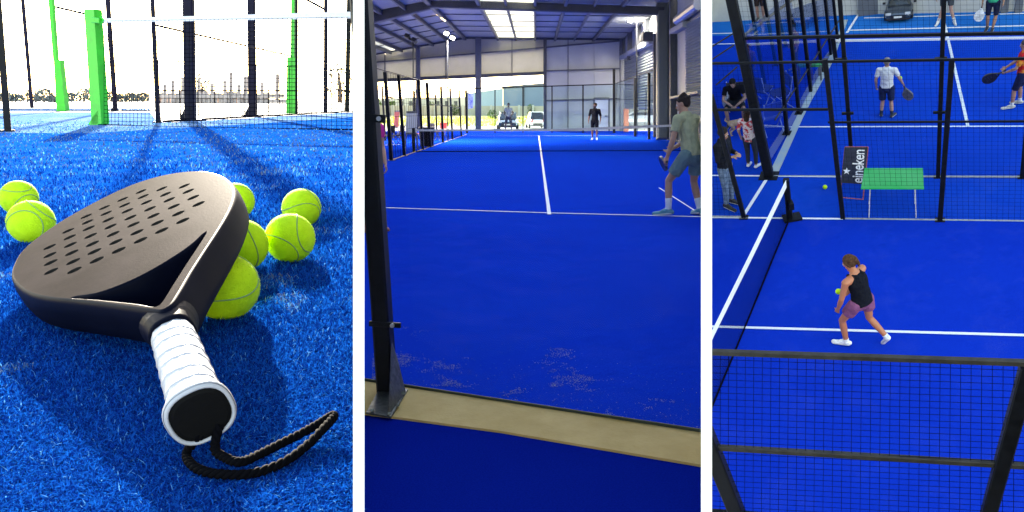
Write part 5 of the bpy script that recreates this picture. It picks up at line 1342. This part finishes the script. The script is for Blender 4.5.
t, j = person(Rt, (991, 29.5), R(165), 'distant player in a green shirt and dark shorts walking at the top right', s=.78, skin_c=(.3, .16, .1), shirt=cloth((.02, .32, .17)), sleeve=.4, bottom=cloth((.01, .014, .04)), leg=.98, shoe=(.02, .02, .03), width=1.1,
    J=dict(ankL=(-.05, .12, .085), toeL=(-.05, .28, .03)))
held_racket(Rt, t, j['wriR'] + Vector((0, .02, -.07)), (.15, .1, -.9), 'white racket hanging from the hand of the player in green', s=.95, face_n=(0, 1, 0), col=(.6, .62, .62))
# spectators on the walkway
person(Rt, (729.5, 206), R(-115), 'man in a dark jacket and blue jeans looking at his hands at the left edge', s=1.06, skin_c=(.32, .17, .11), hair_c=(.015, .012, .012), shirt=cloth((.012, .014, .022)), sleeve=1.95, bottom=cloth((.10, .15, .24), (.16, .22, .32), 12), leg=1.9, shoe=(.02, .02, .02), width=.95,
    J=dict(elbR=(.22, .02, 1.14), wriR=(.08, .24, 1.20), elbL=(-.22, .02, 1.14), wriL=(-.08, .24, 1.20), look=(0, 1, -.45), hea=(0, .05, 1.61)))
person(Rt, (752.5, 167.5), R(-20), 'child in a red and white patterned top and dark leggings standing by the kerb', s=.80, skin_c=(.38, .2, .13), hair_c=(.03, .016, .01), hair='long', shirt=cloth((.68, .60, .58), (.50, .05, .06), 11), sleeve=.9, hem=.06, bottom=cloth((.03, .035, .05)), leg=1.85, shoe=(.65, .66, .68), width=1.15)
person(Rt, (737.5, 119), R(182), 'seated man in a black shirt leaning on his knees, head down', s=.88, skin_c=(.34, .19, .13), hair_c=(.01, .01, .01), shirt=cloth((.006, .006, .008)), sleeve=.6, bottom=cloth((.02, .025, .03)), leg=.9, shoe=(.03, .03, .03), width=1.15,
    J=dict(pel=(0, -.08, .56), hipL=(-.1, -.06, .50), hipR=(.1, -.06, .50), wai=(0, -.05, .72), che=(0, .06, .92), nec=(0, .14, 1.05), hea=(0, .22, 1.18), shoL=(-.19, .12, 1.0), shoR=(.19, .12, 1.0), kneL=(-.20, .36, .50), kneR=(.20, .36, .50), ankL=(-.17, .34, .085), ankR=(.17, .34, .085), toeL=(-.2, .5, .03), toeR=(.2, .5, .03),
           elbL=(-.25, .26, .74), elbR=(.25, .26, .74), wriL=(-.05, .42, .62), wriR=(.05, .42, .62), look=(0, 1, -.5)))
person(Rt, (752, 84), R(150), 'small spectator in a pink top behind the glass above the seated man', s=.62, skin_c=(.4, .2, .14), shirt=cloth((.5, .2, .25)), bottom=cloth((.02, .06, .2)), leg=1.8, shoe=(.1, .1, .15), hair='short', width=1.1)
person(Rt, (761, 20), R(170), 'dark clothed person walking behind the fence at the top left', s=.85, skin_c=(.35, .18, .12), shirt=cloth((.02, .02, .025)), bottom=cloth((.03, .02, .02)), leg=.9, shoe=(.05, .05, .05))
t_, j_ = person(Rt, (796, 70), R(120), 'spectator in an orange top sitting by the green bench behind the glass', s=.72, skin_c=(.35, .2, .14), shirt=cloth((.5, .16, .08)), bottom=cloth((.06, .07, .1)), leg=1.8, shoe=(.3, .3, .3))
# dog
def dog(w, b, yaw, label, s=1.0):
    t = thing('dog', label, 'dog', w, w.G(*b), yaw=yaw); mb = MB()
    C = lambda *a, **k: cone(mb, *[Vector(x) * s if not isinstance(x, (int, float)) else x * s for x in a], **k)
    C((0, .16, .27), (0, .04, .275), .085, .078); C((0, .04, .275), (0, -.16, .29), .078, .066)
    C((0, .20, .30), (0, .29, .40), .058, .046); C((0, .30, .42), (0, .345, .42), .052, .045); C((0, .35, .41), (0, .42, .395), .03, .02)
    for sx in (-1, 1):
        C((sx * .05, .18, .24), (sx * .055, .17, .12), .034, .022); C((sx * .055, .17, .12), (sx * .055, .185, .02), .02, .016); C((sx * .055, .185, .016), (sx * .055, .215, .014), .018, .014)
        C((sx * .045, -.15, .27), (sx * .055, -.09, .17), .045, .028); C((sx * .055, -.09, .17), (sx * .055, -.19, .09), .022, .016); C((sx * .055, -.19, .09), (sx * .055, -.175, .02), .016, .014); C((sx * .055, -.175, .014), (sx * .055, -.145, .013), .017, .013)
        C((sx * .035, .29, .455), (sx * .042, .28, .50), .018, .007)
    C((0, -.20, .32), (0, -.27, .39), .022, .017); C((0, -.27, .39), (0, -.25, .45), .017, .009)
    part('body', fuse(mb, .009, 2), None, t).data.materials.append(mat('tan_fur', (.34, .20, .10), .9, col2=(.5, .36, .22), nscale=7, bump=.6, bscale=90))
    for sx in (-1, 1): part('eye', MB().ball(Vector((sx * .026, .382, .43)) * s, .008 * s, 6, 5), M_black, t)
    part('nose', MB().ball(Vector((0, .44, .398)) * s, .012 * s, 6, 5), M_black, t)
    part('collar', MB().tube([Vector((0, .225, .325)) * s, Vector((0, .245, .345)) * s], .062 * s, 12), mat('red_collar', (.4, .03, .03), .6), t)
dog(Rt, (739, 133.5), R(-75), 'small tan dog standing between the seated man and the child', 1.05)
